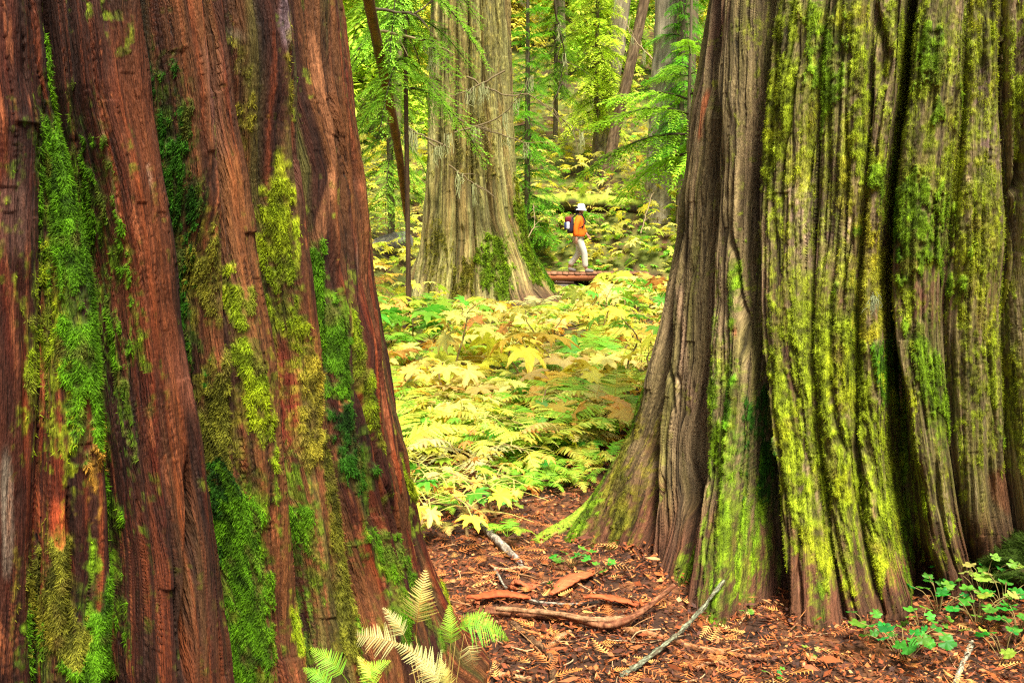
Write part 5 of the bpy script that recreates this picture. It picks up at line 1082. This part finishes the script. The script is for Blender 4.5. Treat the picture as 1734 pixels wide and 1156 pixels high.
blob('mossy_mound', 2.45, 3.95, .12, 0.40, .34, .20, 41, (.035, .065, .005), 26000, 'dark mossy root mound at the right edge in front of the moss-covered cedar', 'mound')
# mossy fallen log on the bank behind the hiker
l0, l1 = at(880, 344, 29.6), at(1110, 356, 29.9); l0[2] = max(l0[2], float(hgt(l0[0], l0[1])) + .1)
tag(bark_tube([l0, (l0 + l1) / 2 + np.array([0, 0, .12]), l1, l1 + (l1 - l0) * .4], [.24, .27, .25, .2], 24, 120, 51, (.05, .03, .018), (.09, .05, .03), M_bark2, 'fallen_log', moss=(.26, .32, .03)), 'long mossy fallen log lying along the top of the bank behind the hiker', 'log')
p = on(668, 22.5); tag(bark_tube([p + [-.55, .3, .15], p + [0, 0, .33], p + [.35, 0, .42]], [.22, .26, .18], 16, 60, 52, (.22, .19, .17), (.36, .33, .30), M_bark2, 'grey_stump'), 'broken grey log end on the slope left of the flared cedar', 'log')
# beard lichen and caught sprigs on the near trunks
def tuft(T, px, py, L_, n_, label, parent, seed, c=(.30, .34, .17)):
    th, z = T.hit(px, py); r_ = float(T.R(th, z)) + .10; p = np.array([T.cx + r_ * math.cos(th), T.cy + r_ * math.sin(th), z]); g2 = np.random.default_rng(seed); b = MB()
    for j in range(n_):
        q = p + g2.normal(0, .008, 3); st_ = np.cumsum(np.vstack([q[None], g2.normal(0, .35, (7, 3)) * L_ * .16 * [1, .6, 1] + [0, 0, -L_ * .09]]), 0)
        v, f = tube(spline(st_, 22), np.linspace(.0012, .0006, 22), 3); b.add(v, f, np.array(c) * g2.uniform(.8, 1.2))
    return b.obj('beard_lichen', M_lichen, parent)
tuft(TRR, 1488, 500, .08, 40, '', rt, 1)

herb(1690, 985, 12, .15, .10, .038, 'green leaves spilling down the left face of the mossy mound', 21, (0, 1, 1))
herb(1640, 950, 6, .09, .16, .03, 'thin seedling leaning over the fissure left of the mossy mound', 22, (1, 2))
herb(1700, 1120, 10, .14, .10, .04, 'green seedlings below the mossy mound at the bottom right', 23, (0, 1, 2))

# small twigs and dead fern stalks lying in the litter
def loose_twigs(N_, seed):
    g2 = np.random.default_rng(seed); b = MB()
    for i in range(N_):
        Y = 2.6 + 5.5 * g2.random() ** 1.2; x = g2.uniform(-.25, .6) * Y
        if math.hypot(x - LCX, Y - LCY) < 1.5 or math.hypot(x - RCX, Y - RCY) < 1.7: continue
        z = float(hgt(x, Y)) + .012; an = g2.uniform(0, 6.28); L_ = g2.uniform(.05, .22); d = np.array([math.cos(an), math.sin(an), g2.normal(0, .12)]); p = np.array([x, Y, z]); pr = np.array([-d[1], d[0], 0])
        v, f = tube(spline([p, p + d * L_ * .5 + pr * g2.normal(0, .1) * L_, p + d * L_], 7), np.linspace(.003, .0012, 7) * g2.uniform(.6, 1.6), 4)
        b.add(v, f, np.array([(.10, .045, .02), (.30, .15, .06), (.42, .28, .14), (.05, .025, .015)][g2.integers(4)]))
    return tag(b.obj('loose_twigs', M_stem), 'thin broken twigs strewn through the litter', 'twigs', kind='stuff')
loose_twigs(700, 61)

herb(1700, 915, 12, .16, .13, .04, 'green leaves crowding the top of the mossy mound', 31, (0, 1, 1))
herb(1655, 1060, 14, .16, .12, .042, 'mixed green and yellow leaves at the foot of the mossy mound', 32, (0, 1, 1, 2))
herb(1560, 1075, 9, .11, .09, .034, 'green seedlings between the front buttress and the mossy mound', 33, (0, 1))
herb(1610, 1010, 8, .10, .13, .036, 'leafy sprig under the dark fissure beside the mound', 34, (1, 1, 2))

for j, (px, py, nn_, lab) in enumerate([(1680, 960, 14, 'green leaves draped over the middle of the mossy mound'), (1728, 985, 12, 'dark green leaves at the right edge halfway down the mossy mound'), (1650, 1000, 12, 'yellow-green leaves along the lower left of the mossy mound'), (1700, 1040, 12, 'leafy tangle below the mossy mound at the right edge')]):
    herb(px, py, nn_, .15, .13, .04, lab, 70 + j, ((0, 0, 1), (0, 0), (1, 2), (0, 1, 2, 3))[j])

for j in range(34):
    x, Y = gr.uniform(-.02, .62), gr.uniform(5.35, 6.9)
    if math.hypot(x - RCX, Y - RCY) < 1.70: continue
    hue = gr.choice(['green', 'green', 'yellow-green'])
    fern((x, Y, float(hgt(x, Y)) + .01), hue, gr.uniform(.13, .24), gr.randint(4, 6), f'low {hue} fern on the bare litter near the root of the moss-covered cedar', f'low {hue} ferns near the root', 5000 + j)
for j, (px, py, nn_, hu, lab) in enumerate([(900, 800, 7, (0, 1, 2), 'small green seedling in the open litter between the low ferns'), (955, 775, 8, (1, 2), 'lime green seedling close to the sloping mossy root'), (845, 835, 8, (1, 1, 2), 'leafy green seedling just above the silvery grey log')]):
    herb(px, py, nn_, .13, .12, .05, lab, 90 + j, hu)
